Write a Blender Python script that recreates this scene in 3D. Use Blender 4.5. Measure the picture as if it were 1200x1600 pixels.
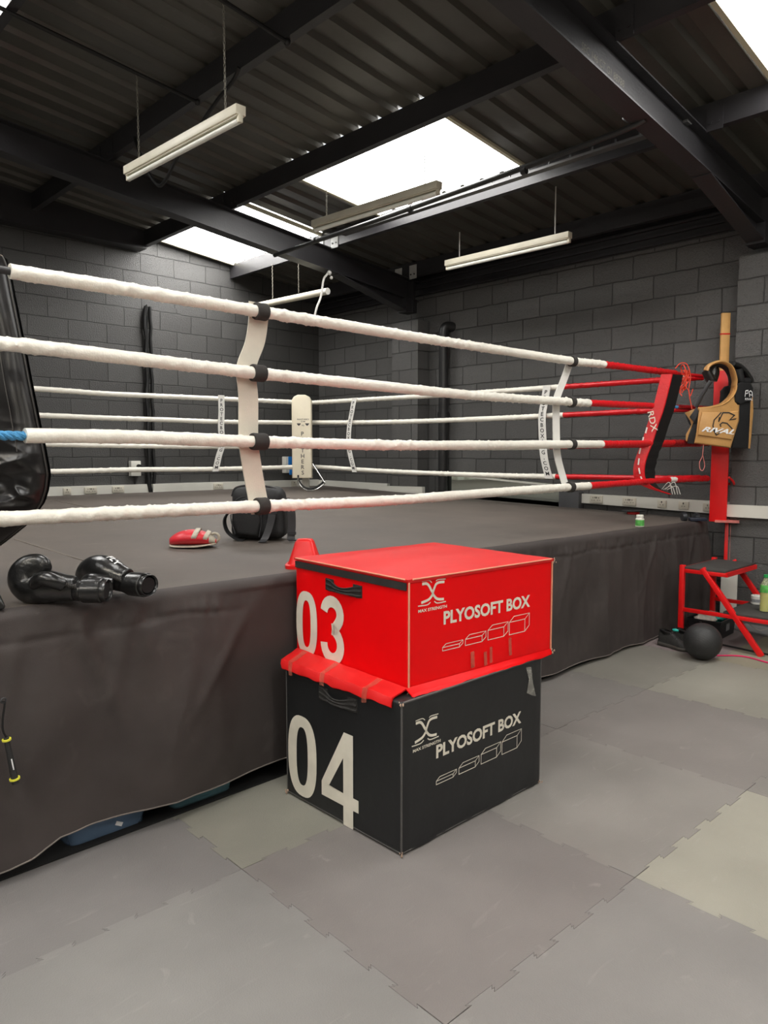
import bpy, bmesh, math, random
from math import sin, cos, pi, radians, sqrt, atan2
from mathutils import Vector, Matrix, noise
from mathutils.bvhtree import BVHTree

for _o in list(bpy.data.objects): bpy.data.objects.remove(_o)
random.seed(7)
SC = bpy.context.scene
COL = SC.collection
# ------------------------------------------------------------------ camera
# room axes: X runs along the near side of the ring towards the right-hand block wall,
# Y runs from the camera side towards the left-hand (gable) block wall, Z up, metres
YAW, PITCH, FPX = .767, .0803, 1147.
cd = bpy.data.cameras.new('camera'); cam = bpy.data.objects.new('camera', cd); COL.objects.link(cam)
cam.location = (0, 0, 1.544); cam.rotation_euler = (pi/2 - PITCH, 0, -YAW)
cd.sensor_fit = 'VERTICAL'; cd.sensor_height = 36.; cd.sensor_width = 27.; cd.lens = FPX/1600*36
cd.clip_start = .05; cd.clip_end = 60
SC.camera = cam
# ------------------------------------------------------------------ world, exposure
w = bpy.data.worlds.new('world'); SC.world = w; w.use_nodes = True
w.node_tree.nodes['Background'].inputs[0].default_value = (.75, .85, 1, 1)
w.node_tree.nodes['Background'].inputs[1].default_value = .8
SC.view_settings.view_transform = 'Standard'; SC.view_settings.look = 'None'
SC.view_settings.gamma = 1; SC.view_settings.use_curve_mapping = False
SC.view_settings.exposure = 0.75
SKY_STRENGTH = 7.0          # daylight through the translucent roof sheets
FILL_TUBE_STRENGTH = 100.0        # unseen lit tubes added behind the camera to brighten floor and walls

# ------------------------------------------------------------------ materials
def lin(c):
    c = c/255.
    return c/12.92 if c <= .04045 else ((c+.055)/1.055)**2.4
def rgb(r, g, b): return (lin(r), lin(g), lin(b), 1)
def mat(name, col, rough=.5, var=.08, vscale=6., bump=.0, bscale=40., metal=0., spec=.5, coat=0., detail=4., emit=None, alpha=None, trans=0., scuff=0., scuffcol=None):
    m = bpy.data.materials.new(name); m.use_nodes = True
    nt = m.node_tree; n = nt.nodes; L = nt.links
    p = n['Principled BSDF']
    p.inputs['Roughness'].default_value = rough; p.inputs['Metallic'].default_value = metal
    p.inputs['Specular IOR Level'].default_value = spec
    p.inputs['Coat Weight'].default_value = coat; p.inputs['Coat Roughness'].default_value = .15
    p.inputs['Transmission Weight'].default_value = trans
    tc = n.new('ShaderNodeTexCoord')
    nz = n.new('ShaderNodeTexNoise'); nz.inputs['Scale'].default_value = vscale; nz.inputs['Detail'].default_value = detail
    L.new(tc.outputs['Object'], nz.inputs['Vector'])
    mx = n.new('ShaderNodeMix'); mx.data_type = 'RGBA'
    mx.inputs['A'].default_value = tuple(max(0, x*(1-var)) for x in col[:3])+(1,)
    mx.inputs['B'].default_value = tuple(min(1, x*(1+var)) for x in col[:3])+(1,)
    mr = n.new('ShaderNodeMapRange'); mr.inputs['From Min'].default_value = .3; mr.inputs['From Max'].default_value = .7
    L.new(nz.outputs['Fac'], mr.inputs['Value']); L.new(mr.outputs['Result'], mx.inputs['Factor'])
    out = mx.outputs['Result']
    if scuff:
        n2 = n.new('ShaderNodeTexNoise'); n2.inputs['Scale'].default_value = 5.; n2.inputs['Detail'].default_value = 9.; n2.inputs['Distortion'].default_value = 1.2
        mp = n.new('ShaderNodeMapping'); mp.inputs['Scale'].default_value = (1, 2.2, 1); mp.inputs['Rotation'].default_value = (0, 0, .5)
        L.new(tc.outputs['Object'], mp.inputs['Vector']); L.new(mp.outputs['Vector'], n2.inputs['Vector'])
        r2 = n.new('ShaderNodeMapRange'); r2.inputs['From Min'].default_value = .62; r2.inputs['From Max'].default_value = .78
        r2.inputs['To Max'].default_value = scuff
        L.new(n2.outputs['Fac'], r2.inputs['Value'])
        m2 = n.new('ShaderNodeMix'); m2.data_type = 'RGBA'
        m2.inputs['B'].default_value = scuffcol or rgb(200, 195, 188)
        L.new(r2.outputs['Result'], m2.inputs['Factor']); L.new(out, m2.inputs['A']); out = m2.outputs['Result']
    L.new(out, p.inputs['Base Color'])
    if bump:
        nb = n.new('ShaderNodeTexNoise'); nb.inputs['Scale'].default_value = bscale; nb.inputs['Detail'].default_value = 5.
        L.new(tc.outputs['Object'], nb.inputs['Vector'])
        bp = n.new('ShaderNodeBump'); bp.inputs['Strength'].default_value = min(1, bump); bp.inputs['Distance'].default_value = .01*max(1, bump)
        L.new(nb.outputs['Fac'], bp.inputs['Height']); L.new(bp.outputs['Normal'], p.inputs['Normal'])
    if emit:
        p.inputs['Emission Color'].default_value = emit[0]; p.inputs['Emission Strength'].default_value = emit[1]
    if alpha is not None: p.inputs['Alpha'].default_value = alpha
    return m

def block_mat(name, xo, zo, bw, rh, base):
    """painted concrete blockwork, running bond; the pattern uses X or Y by the face's direction"""
    m = bpy.data.materials.new(name); m.use_nodes = True
    nt = m.node_tree; n = nt.nodes; L = nt.links; p = n['Principled BSDF']
    tc = n.new('ShaderNodeTexCoord'); sp = n.new('ShaderNodeSeparateXYZ'); L.new(tc.outputs['Object'], sp.inputs[0])
    ge = n.new('ShaderNodeNewGeometry'); sn = n.new('ShaderNodeSeparateXYZ'); L.new(ge.outputs['True Normal'], sn.inputs[0])
    ab = n.new('ShaderNodeMath'); ab.operation = 'ABSOLUTE'; L.new(sn.outputs['X'], ab.inputs[0])
    gt = n.new('ShaderNodeMath'); gt.operation = 'GREATER_THAN'; gt.inputs[1].default_value = .5; L.new(ab.outputs[0], gt.inputs[0])
    mi = n.new('ShaderNodeMix'); mi.data_type = 'FLOAT'
    L.new(gt.outputs[0], mi.inputs['Factor']); L.new(sp.outputs['X'], mi.inputs['A']); L.new(sp.outputs['Y'], mi.inputs['B'])
    ax = n.new('ShaderNodeMath'); ax.operation = 'SUBTRACT'; ax.inputs[1].default_value = xo; L.new(mi.outputs['Result'], ax.inputs[0])
    az = n.new('ShaderNodeMath'); az.operation = 'SUBTRACT'; az.inputs[1].default_value = zo; L.new(sp.outputs['Z'], az.inputs[0])
    cb = n.new('ShaderNodeCombineXYZ'); L.new(ax.outputs[0], cb.inputs['X']); L.new(az.outputs[0], cb.inputs['Y'])
    # slight waviness of the hand-laid joints
    wn = n.new('ShaderNodeTexNoise'); wn.inputs['Scale'].default_value = 5.; wn.inputs['Detail'].default_value = 3.; L.new(tc.outputs['Object'], wn.inputs['Vector'])
    vm = n.new('ShaderNodeVectorMath'); vm.operation = 'MULTIPLY_ADD'; vm.inputs[1].default_value = (.022, .022, 0)
    L.new(wn.outputs['Color'], vm.inputs[0]); L.new(cb.outputs[0], vm.inputs[2])
    vs = n.new('ShaderNodeVectorMath'); vs.operation = 'SUBTRACT'; vs.inputs[1].default_value = (.011, .011, 0); L.new(vm.outputs[0], vs.inputs[0])
    br = n.new('ShaderNodeTexBrick'); br.offset = .5; br.squash = 1.
    br.inputs['Scale'].default_value = 1; br.inputs['Brick Width'].default_value = bw; br.inputs['Row Height'].default_value = rh
    br.inputs['Mortar Size'].default_value = .0065; br.inputs['Mortar Smooth'].default_value = .45; br.inputs['Bias'].default_value = 0
    c = base
    br.inputs['Color1'].default_value = (c*.86, c*.84, c*.81, 1); br.inputs['Color2'].default_value = (c*1.15, c*1.13, c*1.09, 1)
    br.inputs['Mortar'].default_value = (c*.5, c*.49, c*.47, 1)
    L.new(vs.outputs[0], br.inputs['Vector'])
    L.new(br.outputs['Color'], p.inputs['Base Color'])
    p.inputs['Roughness'].default_value = .42; p.inputs['Specular IOR Level'].default_value = .45
    # height: joints recessed, coarse block texture, some pits
    inv = n.new('ShaderNodeMath'); inv.operation = 'SUBTRACT'; inv.inputs[0].default_value = 1; L.new(br.outputs['Fac'], inv.inputs[1])
    nf = n.new('ShaderNodeTexNoise'); nf.inputs['Scale'].default_value = 80.; nf.inputs['Detail'].default_value = 6.; L.new(tc.outputs['Object'], nf.inputs['Vector'])
    vo = n.new('ShaderNodeTexVoronoi'); vo.inputs['Scale'].default_value = 70.; L.new(tc.outputs['Object'], vo.inputs['Vector'])
    vr = n.new('ShaderNodeMapRange'); vr.inputs['From Max'].default_value = .30; L.new(vo.outputs['Distance'], vr.inputs['Value'])
    a1 = n.new('ShaderNodeMath'); a1.operation = 'MULTIPLY_ADD'; a1.inputs[1].default_value = .34; L.new(nf.outputs['Fac'], a1.inputs[0]); L.new(inv.outputs[0], a1.inputs[2])
    a2 = n.new('ShaderNodeMath'); a2.operation = 'MULTIPLY_ADD'; a2.inputs[1].default_value = .20; L.new(vr.outputs['Result'], a2.inputs[0]); L.new(a1.outputs[0], a2.inputs[2])
    bp = n.new('ShaderNodeBump'); bp.inputs['Strength'].default_value = 1.; bp.inputs['Distance'].default_value = .020
    L.new(a2.outputs[0], bp.inputs['Height']); L.new(bp.outputs['Normal'], p.inputs['Normal'])
    return m

M = {}
M['block_r'] = block_mat('block_paint_right', 3.081, 1.473, .449, .2298, .095)
M['block_l'] = block_mat('block_paint_left', 4.997, 1.492, .457, .2298, .062)
M['block_b'] = block_mat('block_paint_rear', 0., 0., .45, .23, .10)
M['roof'] = mat('dark_roof_sheet', rgb(74, 72, 66), .36, .15, 1.5, .1, 30)
M['steel'] = mat('black_painted_steel', rgb(44, 43, 45), .42, .15, 3, .12, 60)
M['chalk'] = mat('chalk_writing', rgb(120, 116, 108), .8, .3, 30)
M['steel_lt'] = mat('galvanised_cleat', rgb(150, 150, 150), .4, .1, 8, metal=.4)
M['cleat'] = mat('white_painted_cleat', rgb(190, 190, 186), .5, .1, 8)
M['mat_floor'] = None
M['canvas'] = mat('ring_canvas', rgb(90, 82, 75), .62, .12, 2.2, .25, 260, scuff=.16, scuffcol=rgb(150, 146, 140))
M['skirt'] = mat('skirt_cloth', rgb(64, 58, 56), .66, .14, 3., .25, 400, spec=.35, scuff=.12, scuffcol=rgb(120, 114, 110))
M['sheet'] = mat('black_painted_shade', rgb(12, 12, 12), .85)
M['black_frame'] = mat('ring_frame_black', rgb(14, 14, 14), .6)
M['white_vinyl'] = mat('white_rope_sleeve', rgb(238, 234, 222), .38, .05, 9, .35, 55)
M['red_vinyl'] = mat('red_rope_sleeve', rgb(208, 18, 28), .36, .08, 9, .35, 55)
M['dkred_vinyl'] = mat('dark_red_sleeve', rgb(140, 14, 22), .4, .1, 9, .3, 55)
M['blue_rope'] = mat('blue_core_rope', rgb(70, 146, 196), .6, .15, 60, .5, 200)
M['velcro'] = mat('dark_velcro', rgb(48, 45, 42), .8, .15, 30, .3, 400)
M['strap'] = mat('cream_strap', rgb(222, 214, 198), .6, .05, 12, .3, 300)
M['strap_w'] = mat('white_strap', rgb(226, 224, 218), .5, .04, 12)
M['ink'] = mat('black_ink', rgb(24, 24, 24), .6, .05)
M['grey_ink'] = mat('grey_ink', rgb(70, 68, 66), .6, .05)
M['black_vinyl'] = mat('black_vinyl', rgb(24, 22, 22), .32, .15, 6, .06, 14, spec=.5)
M['black_vinyl2'] = mat('black_vinyl_edging', rgb(62, 59, 56), .5, .12, 6)
M['red_paint'] = mat('red_gloss_paint', rgb(222, 20, 22), .35, .08, 5, .05, 40)
M['red_pale'] = mat('worn_red_paint', rgb(208, 120, 112), .5, .3, 14)
M['white_paint'] = mat('white_pad_vinyl', rgb(232, 222, 198), .45, .04, 4, .1, 30)
M['white_pl'] = mat('white_plastic', rgb(218, 216, 206), .4, .03, 4)
M['socket'] = mat('cream_socket_plate', rgb(206, 200, 184), .35, .03, 6)
M['socket_dk'] = mat('socket_slot', rgb(80, 78, 70), .5)
M['box_red'] = mat('red_box_vinyl', rgb(232, 0, 6), .5, .04, 3, .35, 6, spec=.22)
M['box_red_top'] = mat('red_box_top_vinyl', rgb(208, 24, 24), .5, .05, 3, .2, 9, spec=.4)
M['box_black'] = mat('black_box_vinyl', rgb(29, 30, 31), .45, .10, 3, .3, 7, spec=.45, scuff=.10, scuffcol=rgb(70, 70, 68))
M['webbing'] = mat('black_webbing', rgb(36, 34, 32), .75, .15, 30, .3, 300)
M['fray'] = mat('frayed_thread', rgb(176, 150, 130), .8, .3, 60)
M['print'] = mat('cream_print', rgb(222, 216, 200), .6, .07, 12)
M['tape'] = mat('torn_clear_tape', rgb(200, 110, 90), .3, .35, 25, .4, 60, alpha=.38)
M['tape_pale'] = mat('dusty_clear_tape', rgb(170, 168, 160), .4, .4, 30, .4, 60, alpha=.4)
M['thread'] = mat('pale_seam_thread', rgb(225, 150, 120), .6)
M['seam'] = mat('pale_canvas_seam', rgb(128, 120, 110), .7)
M['hem'] = mat('skirt_hem_binding', rgb(112, 104, 98), .7)
M['thread_dk'] = mat('grey_seam_thread', rgb(80, 78, 76), .6)
M['glove'] = mat('black_glove_leather', rgb(20, 20, 20), .28, .2, 12, .3, 35, spec=.6, coat=.2)
M['glove_dk'] = mat('black_glove_lining', rgb(10, 10, 10), .8)
M['white_print'] = mat('white_print', rgb(230, 230, 230), .5, .03)
M['mitt_red'] = mat('red_mitt_leather', rgb(214, 40, 52), .4, .08, 9, .2, 40)
M['mitt_grey'] = mat('beige_mitt_trim', rgb(186, 178, 160), .7, .1, 20, .3, 150)
M['bag'] = mat('black_bag_fabric', rgb(26, 26, 27), .65, .15, 10, .3, 200)
M['bag_trim'] = mat('black_bag_piping', rgb(48, 48, 50), .5, .1, 10)
M['cone'] = mat('red_cone_plastic', rgb(228, 16, 14), .4, .03, 5)
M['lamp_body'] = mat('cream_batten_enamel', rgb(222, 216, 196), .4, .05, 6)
M['lamp_shaded'] = mat('shaded_batten_enamel', rgb(190, 184, 166), .5, .08, 6)  # darker copy of the cream enamel, shade put into the colour
M['tube_off'] = mat('white_glass_tube', rgb(236, 236, 226), .3, .02)
M['fill_tube'] = mat('added_fill_tube', rgb(240, 240, 235), .3, .02, emit=((1, .93, .82, 1), FILL_TUBE_STRENGTH))
M['chain'] = mat('dull_chain', rgb(120, 116, 106), .5, .2, 60, metal=.5)
M['wire_w'] = mat('pale_cord', rgb(190, 188, 182), .5)
M['wire_k'] = mat('black_cable', rgb(16, 16, 16), .5)
M['pipe'] = mat('black_painted_pipe', rgb(40, 40, 40), .35, .1, 6)
M['pipe_lt'] = mat('grey_conduit', rgb(96, 96, 96), .35, .1, 6, metal=.3)
M['gold'] = mat('gold_leather', rgb(200, 152, 92), .45, .06, 10, .2, 60)
M['gold_dk'] = mat('gold_leather_dark', rgb(150, 106, 60), .5, .08, 10)
M['wood'] = mat('pale_pine', rgb(222, 172, 104), .6, .14, 5, .2, 60)
M['rubber'] = mat('black_rubber_mat', rgb(62, 61, 58), .75, .12, 20, .4, 300)
M['rubber_ball'] = mat('black_rubber', rgb(38, 38, 38), .55, .1, 8, .25, 180)
M['shoe'] = mat('black_shoe_mesh', rgb(44, 43, 41), .7, .25, 30, .4, 250)
M['shoe_sole'] = mat('charcoal_sole', rgb(74, 71, 66), .6, .1, 20)
M['teal'] = mat('teal_fabric', rgb(40, 172, 158), .7, .12, 14, .3, 80)
M['white_cloth'] = mat('white_cloth', rgb(214, 206, 194), .8, .08, 14, .4, 90)
M['crate'] = mat('black_crate_plastic', rgb(22, 25, 27), .4, .1, 6)
M['crate_lt'] = mat('grey_paper_label', rgb(140, 142, 144), .5, .15, 60)
M['bin_blue'] = mat('smoky_clear_plastic', rgb(120, 146, 176), .25, .08, 6, alpha=.6, spec=.7)
M['bin_teal'] = mat('clear_bin_plastic', rgb(130, 180, 196), .2, .08, 6, alpha=.45, spec=.6)
M['teal_pl'] = mat('teal_plastic', rgb(30, 150, 166), .4, .08, 9)
M['pink'] = mat('pink_band', rgb(214, 40, 96), .5)
M['cup'] = mat('white_tape_roll', rgb(216, 214, 206), .5, .05, 20)
M['bottle'] = mat('clear_bottle_plastic', rgb(205, 215, 170), .12, .04, 8, alpha=.35, spec=.7)
M['oil'] = mat('yellow_cooking_oil', rgb(196, 186, 74), .2, .08, 14)
M['green'] = mat('green_plastic', rgb(30, 142, 70), .4)
M['green_lbl'] = mat('green_printed_label', rgb(86, 168, 78), .5, .35, 30)
M['orange'] = mat('orange_cord', rgb(226, 70, 44), .6)
M['navy'] = mat('navy_plastic', rgb(26, 32, 48), .4)
M['dark_pl'] = mat('dark_grey_plastic', rgb(38, 40, 44), .35)
M['blue_pl'] = mat('blue_plastic', rgb(20, 112, 190), .4)
M['chrome'] = mat('chrome_bar', rgb(190, 190, 186), .2, .03, 5, metal=.9)
M['grey_panel'] = mat('dark_grey_panel', rgb(74, 74, 76), .5)
M['yellow_band'] = mat('yellow_green_ring', rgb(214, 210, 66), .5)
M['mirror'] = mat('mirror_glass', rgb(205, 215, 208), .03, .0, metal=1.)
M['strip'] = mat('pale_flashing', rgb(196, 190, 164), .5, .08, 8)

# foam floor: colour varies from tile to tile through a face colour attribute
def floor_mat():
    m = bpy.data.materials.new('foam_jigsaw_mat'); m.use_nodes = True
    nt = m.node_tree; n = nt.nodes; L = nt.links; p = n['Principled BSDF']
    at = n.new('ShaderNodeAttribute'); at.attribute_name = 'tile'
    tc = n.new('ShaderNodeTexCoord')
    nz = n.new('ShaderNodeTexNoise'); nz.inputs['Scale'].default_value = 1.7; nz.inputs['Detail'].default_value = 7.; L.new(tc.outputs['Object'], nz.inputs['Vector'])
    mr = n.new('ShaderNodeMapRange'); mr.inputs['From Min'].default_value = .25; mr.inputs['From Max'].default_value = .75
    mr.inputs['To Min'].default_value = .86; mr.inputs['To Max'].default_value = 1.14; L.new(nz.outputs['Fac'], mr.inputs['Value'])
    vm = n.new('ShaderNodeVectorMath'); vm.operation = 'SCALE'; L.new(at.outputs['Color'], vm.inputs[0]); L.new(mr.outputs['Result'], vm.inputs['Scale'])
    out = vm.outputs[0]
    for (sc, lo, hi, to, dist, stretch, rot) in ((3.3, .64, .82, .14, 1.5, 5., .6), (7.5, .68, .80, .16, .6, 1.4, 2.0)):
        mp = n.new('ShaderNodeMapping'); mp.inputs['Scale'].default_value = (1, stretch, 1); mp.inputs['Rotation'].default_value = (0, 0, rot)
        L.new(tc.outputs['Object'], mp.inputs['Vector'])
        n2 = n.new('ShaderNodeTexNoise'); n2.inputs['Scale'].default_value = sc; n2.inputs['Detail'].default_value = 10.; n2.inputs['Distortion'].default_value = dist
        L.new(mp.outputs['Vector'], n2.inputs['Vector'])
        r2 = n.new('ShaderNodeMapRange'); r2.inputs['From Min'].default_value = lo; r2.inputs['From Max'].default_value = hi; r2.inputs['To Max'].default_value = to
        L.new(n2.outputs['Fac'], r2.inputs['Value'])
        m2 = n.new('ShaderNodeMix'); m2.data_type = 'RGBA'; m2.inputs['B'].default_value = rgb(188, 184, 176)
        L.new(r2.outputs['Result'], m2.inputs['Factor']); L.new(out, m2.inputs['A']); out = m2.outputs['Result']
    L.new(out, p.inputs['Base Color']); p.inputs['Roughness'].default_value = .58; p.inputs['Specular IOR Level'].default_value = .35
    nb = n.new('ShaderNodeTexVoronoi'); nb.inputs['Scale'].default_value = 190.; L.new(tc.outputs['Object'], nb.inputs['Vector'])
    bp = n.new('ShaderNodeBump'); bp.inputs['Strength'].default_value = .18; bp.inputs['Distance'].default_value = .004
    L.new(nb.outputs['Distance'], bp.inputs['Height']); L.new(bp.outputs['Normal'], p.inputs['Normal'])
    return m
M['mat_floor'] = floor_mat()
def sky_mat():
    m = bpy.data.materials.new('translucent_skylight_sheet'); m.use_nodes = True
    n = m.node_tree.nodes; L = m.node_tree.links; p = n['Principled BSDF']
    p.inputs['Base Color'].default_value = rgb(240, 240, 236); p.inputs['Roughness'].default_value = .5
    tc = n.new('ShaderNodeTexCoord'); nz = n.new('ShaderNodeTexNoise'); nz.inputs['Scale'].default_value = 3.
    L.new(tc.outputs['Object'], nz.inputs['Vector'])
    mr = n.new('ShaderNodeMapRange'); mr.inputs['To Min'].default_value = SKY_STRENGTH*.85; mr.inputs['To Max'].default_value = SKY_STRENGTH*1.15
    L.new(nz.outputs['Fac'], mr.inputs['Value'])
    p.inputs['Emission Color'].default_value = (1, .985, .96, 1); L.new(mr.outputs['Result'], p.inputs['Emission Strength'])
    return m
M['sky'] = sky_mat()

# ------------------------------------------------------------------ mesh helpers
def frame(z, x=None):
    z = Vector(z).normalized(); x = Vector(x) if x is not None else (Vector((0, 0, 1)) if abs(z.z) < .9 else Vector((1, 0, 0)))
    x = (x - z*x.dot(z)).normalized(); return x, z.cross(x), z
class G:
    def __init__(s): s.bm = bmesh.new()
    def box(s, c, size, rot=None, bev=0., seg=2):
        g = bmesh.ops.create_cube(s.bm, size=1.)['verts']
        bmesh.ops.scale(s.bm, vec=size, verts=g)
        if bev:
            es = list({e for v in g for e in v.link_edges})
            r = bmesh.ops.bevel(s.bm, geom=es, offset=bev, segments=seg, profile=.5, affect='EDGES')
            g = list({v for f in r['faces'] for v in f.verts} | {v for v in g if v.is_valid})
        mtx = Matrix.Translation(c) @ (rot.to_4x4() if rot is not None else Matrix.Identity(4))
        bmesh.ops.transform(s.bm, matrix=mtx, verts=g); return s
    def bar(s, a, b, wx, wy, up=(0, 0, 1), bev=0.):
        a = Vector(a); b = Vector(b); x, y, z = frame(b-a, up)
        return s.box((a+b)/2, (wx, wy, (b-a).length), Matrix((x, y, z)).transposed(), bev)
    def cyl(s, a, b, r, r2=None, seg=20):
        a = Vector(a); b = Vector(b); r2 = r if r2 is None else r2; x, y, z = frame(b-a)
        A = [s.bm.verts.new(a+(x*cos(t)+y*sin(t))*r) for t in [2*pi*i/seg for i in range(seg)]]
        B = [s.bm.verts.new(b+(x*cos(t)+y*sin(t))*r2) for t in [2*pi*i/seg for i in range(seg)]]
        for i in range(seg): s.bm.faces.new((A[i], A[(i+1) % seg], B[(i+1) % seg], B[i]))
        s.bm.faces.new(A[::-1]); s.bm.faces.new(B); return s
    def loft(s, secs, closed=True, cap=True):
        """secs: list of rings (list of points)"""
        R = [[s.bm.verts.new(p) for p in ring] for ring in secs]
        n = len(R[0])
        for a, b in zip(R, R[1:]):
            for i in range(n if closed else n-1): s.bm.faces.new((a[i], a[(i+1) % n], b[(i+1) % n], b[i]))
        if cap and closed: s.bm.faces.new(R[0][::-1]); s.bm.faces.new(R[-1])
        return s
    def tube(s, pts, r, seg=12, up=None, ry=None, rf=None, cap=True):
        pts = [Vector(p) for p in pts]; rings = []; X = None
        for i, p in enumerate(pts):
            d = pts[min(i+1, len(pts)-1)] - pts[max(i-1, 0)]
            x, y, z = frame(d, up if up is not None else X)
            if up is None: X = x
            rr = r[i] if isinstance(r, (list, tuple)) else r
            r2 = rr if ry is None else (ry[i] if isinstance(ry, (list, tuple)) else ry)
            ring = []
            for k in range(seg):
                t = 2*pi*k/seg; f = rf(i, t, p) if rf else 1.
                ring.append(p + x*cos(t)*rr*f + y*sin(t)*r2*f)
            rings.append(ring)
        return s.loft(rings, cap=cap)
    def lathe(s, prof, c=(0, 0, 0), seg=28, cap=True):
        c = Vector(c)
        return s.loft([[c+Vector((r*cos(2*pi*k/seg), r*sin(2*pi*k/seg), z)) for k in range(seg)] for r, z in prof], cap=cap)
    def prism(s, poly, h, M4=None, bev=0., seg=2):
        M4 = M4 or Matrix.Identity(4)
        A = [s.bm.verts.new((p[0], p[1], 0)) for p in poly]; B = [s.bm.verts.new((p[0], p[1], h)) for p in poly]
        n = len(poly); fs = []
        for i in range(n): fs.append(s.bm.faces.new((A[i], A[(i+1) % n], B[(i+1) % n], B[i])))
        fa = s.bm.faces.new(A[::-1]); fb = s.bm.faces.new(B)
        vs = A+B
        if bev:
            r = bmesh.ops.bevel(s.bm, geom=list(set(fa.edges) | set(fb.edges)), offset=bev, segments=seg, profile=.5, affect='EDGES')
            vs = list({v for v in vs if v.is_valid} | {v for f in r['faces'] for v in f.verts})
        bmesh.ops.transform(s.bm, matrix=M4, verts=vs); return s
    def grid(s, fn, nu, nv, flip=False):
        V_ = [[s.bm.verts.new(fn(i/nu, j/nv)) for j in range(nv+1)] for i in range(nu+1)]
        for i in range(nu):
            for j in range(nv):
                q = (V_[i][j], V_[i+1][j], V_[i+1][j+1], V_[i][j+1])
                s.bm.faces.new(q[::-1] if flip else q)
        return s
    def sphere(s, c, r, sc=(1, 1, 1), seg=24, rot=None):
        g = bmesh.ops.create_uvsphere(s.bm, u_segments=seg, v_segments=seg//2, radius=r)['verts']
        mt = Matrix.Translation(c) @ (rot.to_4x4() if rot is not None else Matrix.Identity(4)) @ Matrix.Diagonal((*sc, 1))
        bmesh.ops.transform(s.bm, matrix=mt, verts=g); return s
    def torus(s, c, R, r, n=(0, 0, 1), seg=24, s2=8, sx=1., x=None, a0=0, a1=2*pi):
        X, Y, Z = frame(n, x); c = Vector(c); full = abs(a1-a0-2*pi) < 1e-6; rings = []
        for i in range(seg if full else seg+1):
            t = a0+(a1-a0)*i/seg; d = X*cos(t)*sx+Y*sin(t); dn = (X*cos(t)+Y*sin(t)).normalized()
            rings.append([c+d*R+(dn*cos(2*pi*k/s2)+Z*sin(2*pi*k/s2))*r for k in range(s2)])
        if full: rings.append(rings[0])
        R_ = [[s.bm.verts.new(p) for p in q] for q in (rings[:-1] if full else rings)]
        if full: R_.append(R_[0])
        for a, b in zip(R_, R_[1:]):
            for k in range(s2): s.bm.faces.new((a[k], a[(k+1) % s2], b[(k+1) % s2], b[k]))
        if not full: s.bm.faces.new(R_[0][::-1]); s.bm.faces.new(R_[-1])
        return s
    def warp(s, fn):
        for v in s.bm.verts: v.co = Vector(fn(v.co))
        return s
    def build(s, name, m, parent=None, label=None, loc=(0, 0, 0), rot=(0, 0, 0), smooth=38, sub=0, keep=False):
        bm = s.bm; bm.normal_update()
        bmesh.ops.recalc_face_normals(bm, faces=bm.faces[:]) if not keep else None
        me = bpy.data.meshes.new(name)
        if smooth:
            for f in bm.faces: f.smooth = True
            lim = radians(smooth)
            for e in bm.edges:
                if len(e.link_faces) == 2 and e.calc_face_angle(0) > lim: e.smooth = False
        bm.to_mesh(me); bm.free()
        me.materials.append(m)
        o = bpy.data.objects.new(name, me); COL.objects.link(o)
        o.location = loc; o.rotation_euler = rot
        if parent is not None: o.parent = parent
        if label: o['label'] = label
        if sub:
            md = o.modifiers.new('smooth', 'SUBSURF'); md.levels = sub; md.render_levels = sub
        return o
def thing(name, label, cat, loc=(0, 0, 0), rz=0, group=None):
    o = bpy.data.objects.new(name, None); COL.objects.link(o); o.empty_display_size = .1
    o.location = loc; o.rotation_euler = (0, 0, rz); o['label'] = label; o['category'] = cat
    if group: o['group'] = group
    return o
def tag(o, label, cat, group=None):
    o['label'] = label; o['category'] = cat
    if group: o['group'] = group
    return o
def struct(o): o['kind'] = 'structure'; return o
def dup(root, loc=None, rz=None, label=None, group=None):
    r = root.copy(); COL.objects.link(r)
    if loc is not None: r.location = loc
    if rz is not None: r.rotation_euler = (0, 0, rz)
    if label: r['label'] = label
    if group: r['group'] = group
    for ch in [o for o in bpy.data.objects if o.parent == root]:
        c = ch.copy(); COL.objects.link(c); c.parent = r
        for g in [o for o in bpy.data.objects if o.parent == ch]:
            d = g.copy(); COL.objects.link(d); d.parent = c
    return r
def catmull(P, n=8):
    P = [Vector(p) for p in P]; out = []
    for i in range(len(P)-1):
        a = P[i-1] if i else P[0]*2-P[1]; b, c = P[i], P[i+1]; d = P[i+2] if i+2 < len(P) else P[-1]*2-P[-2]
        for k in range(n):
            t = k/n
            out.append(.5*((2*b)+(c-a)*t+(2*a-5*b+4*c-d)*t*t+(3*b-a-3*c+d)*t**3))
    out.append(P[-1]); return out
def nz(x, y=0, z=0): return noise.noise(Vector((x, y, z)))
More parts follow.
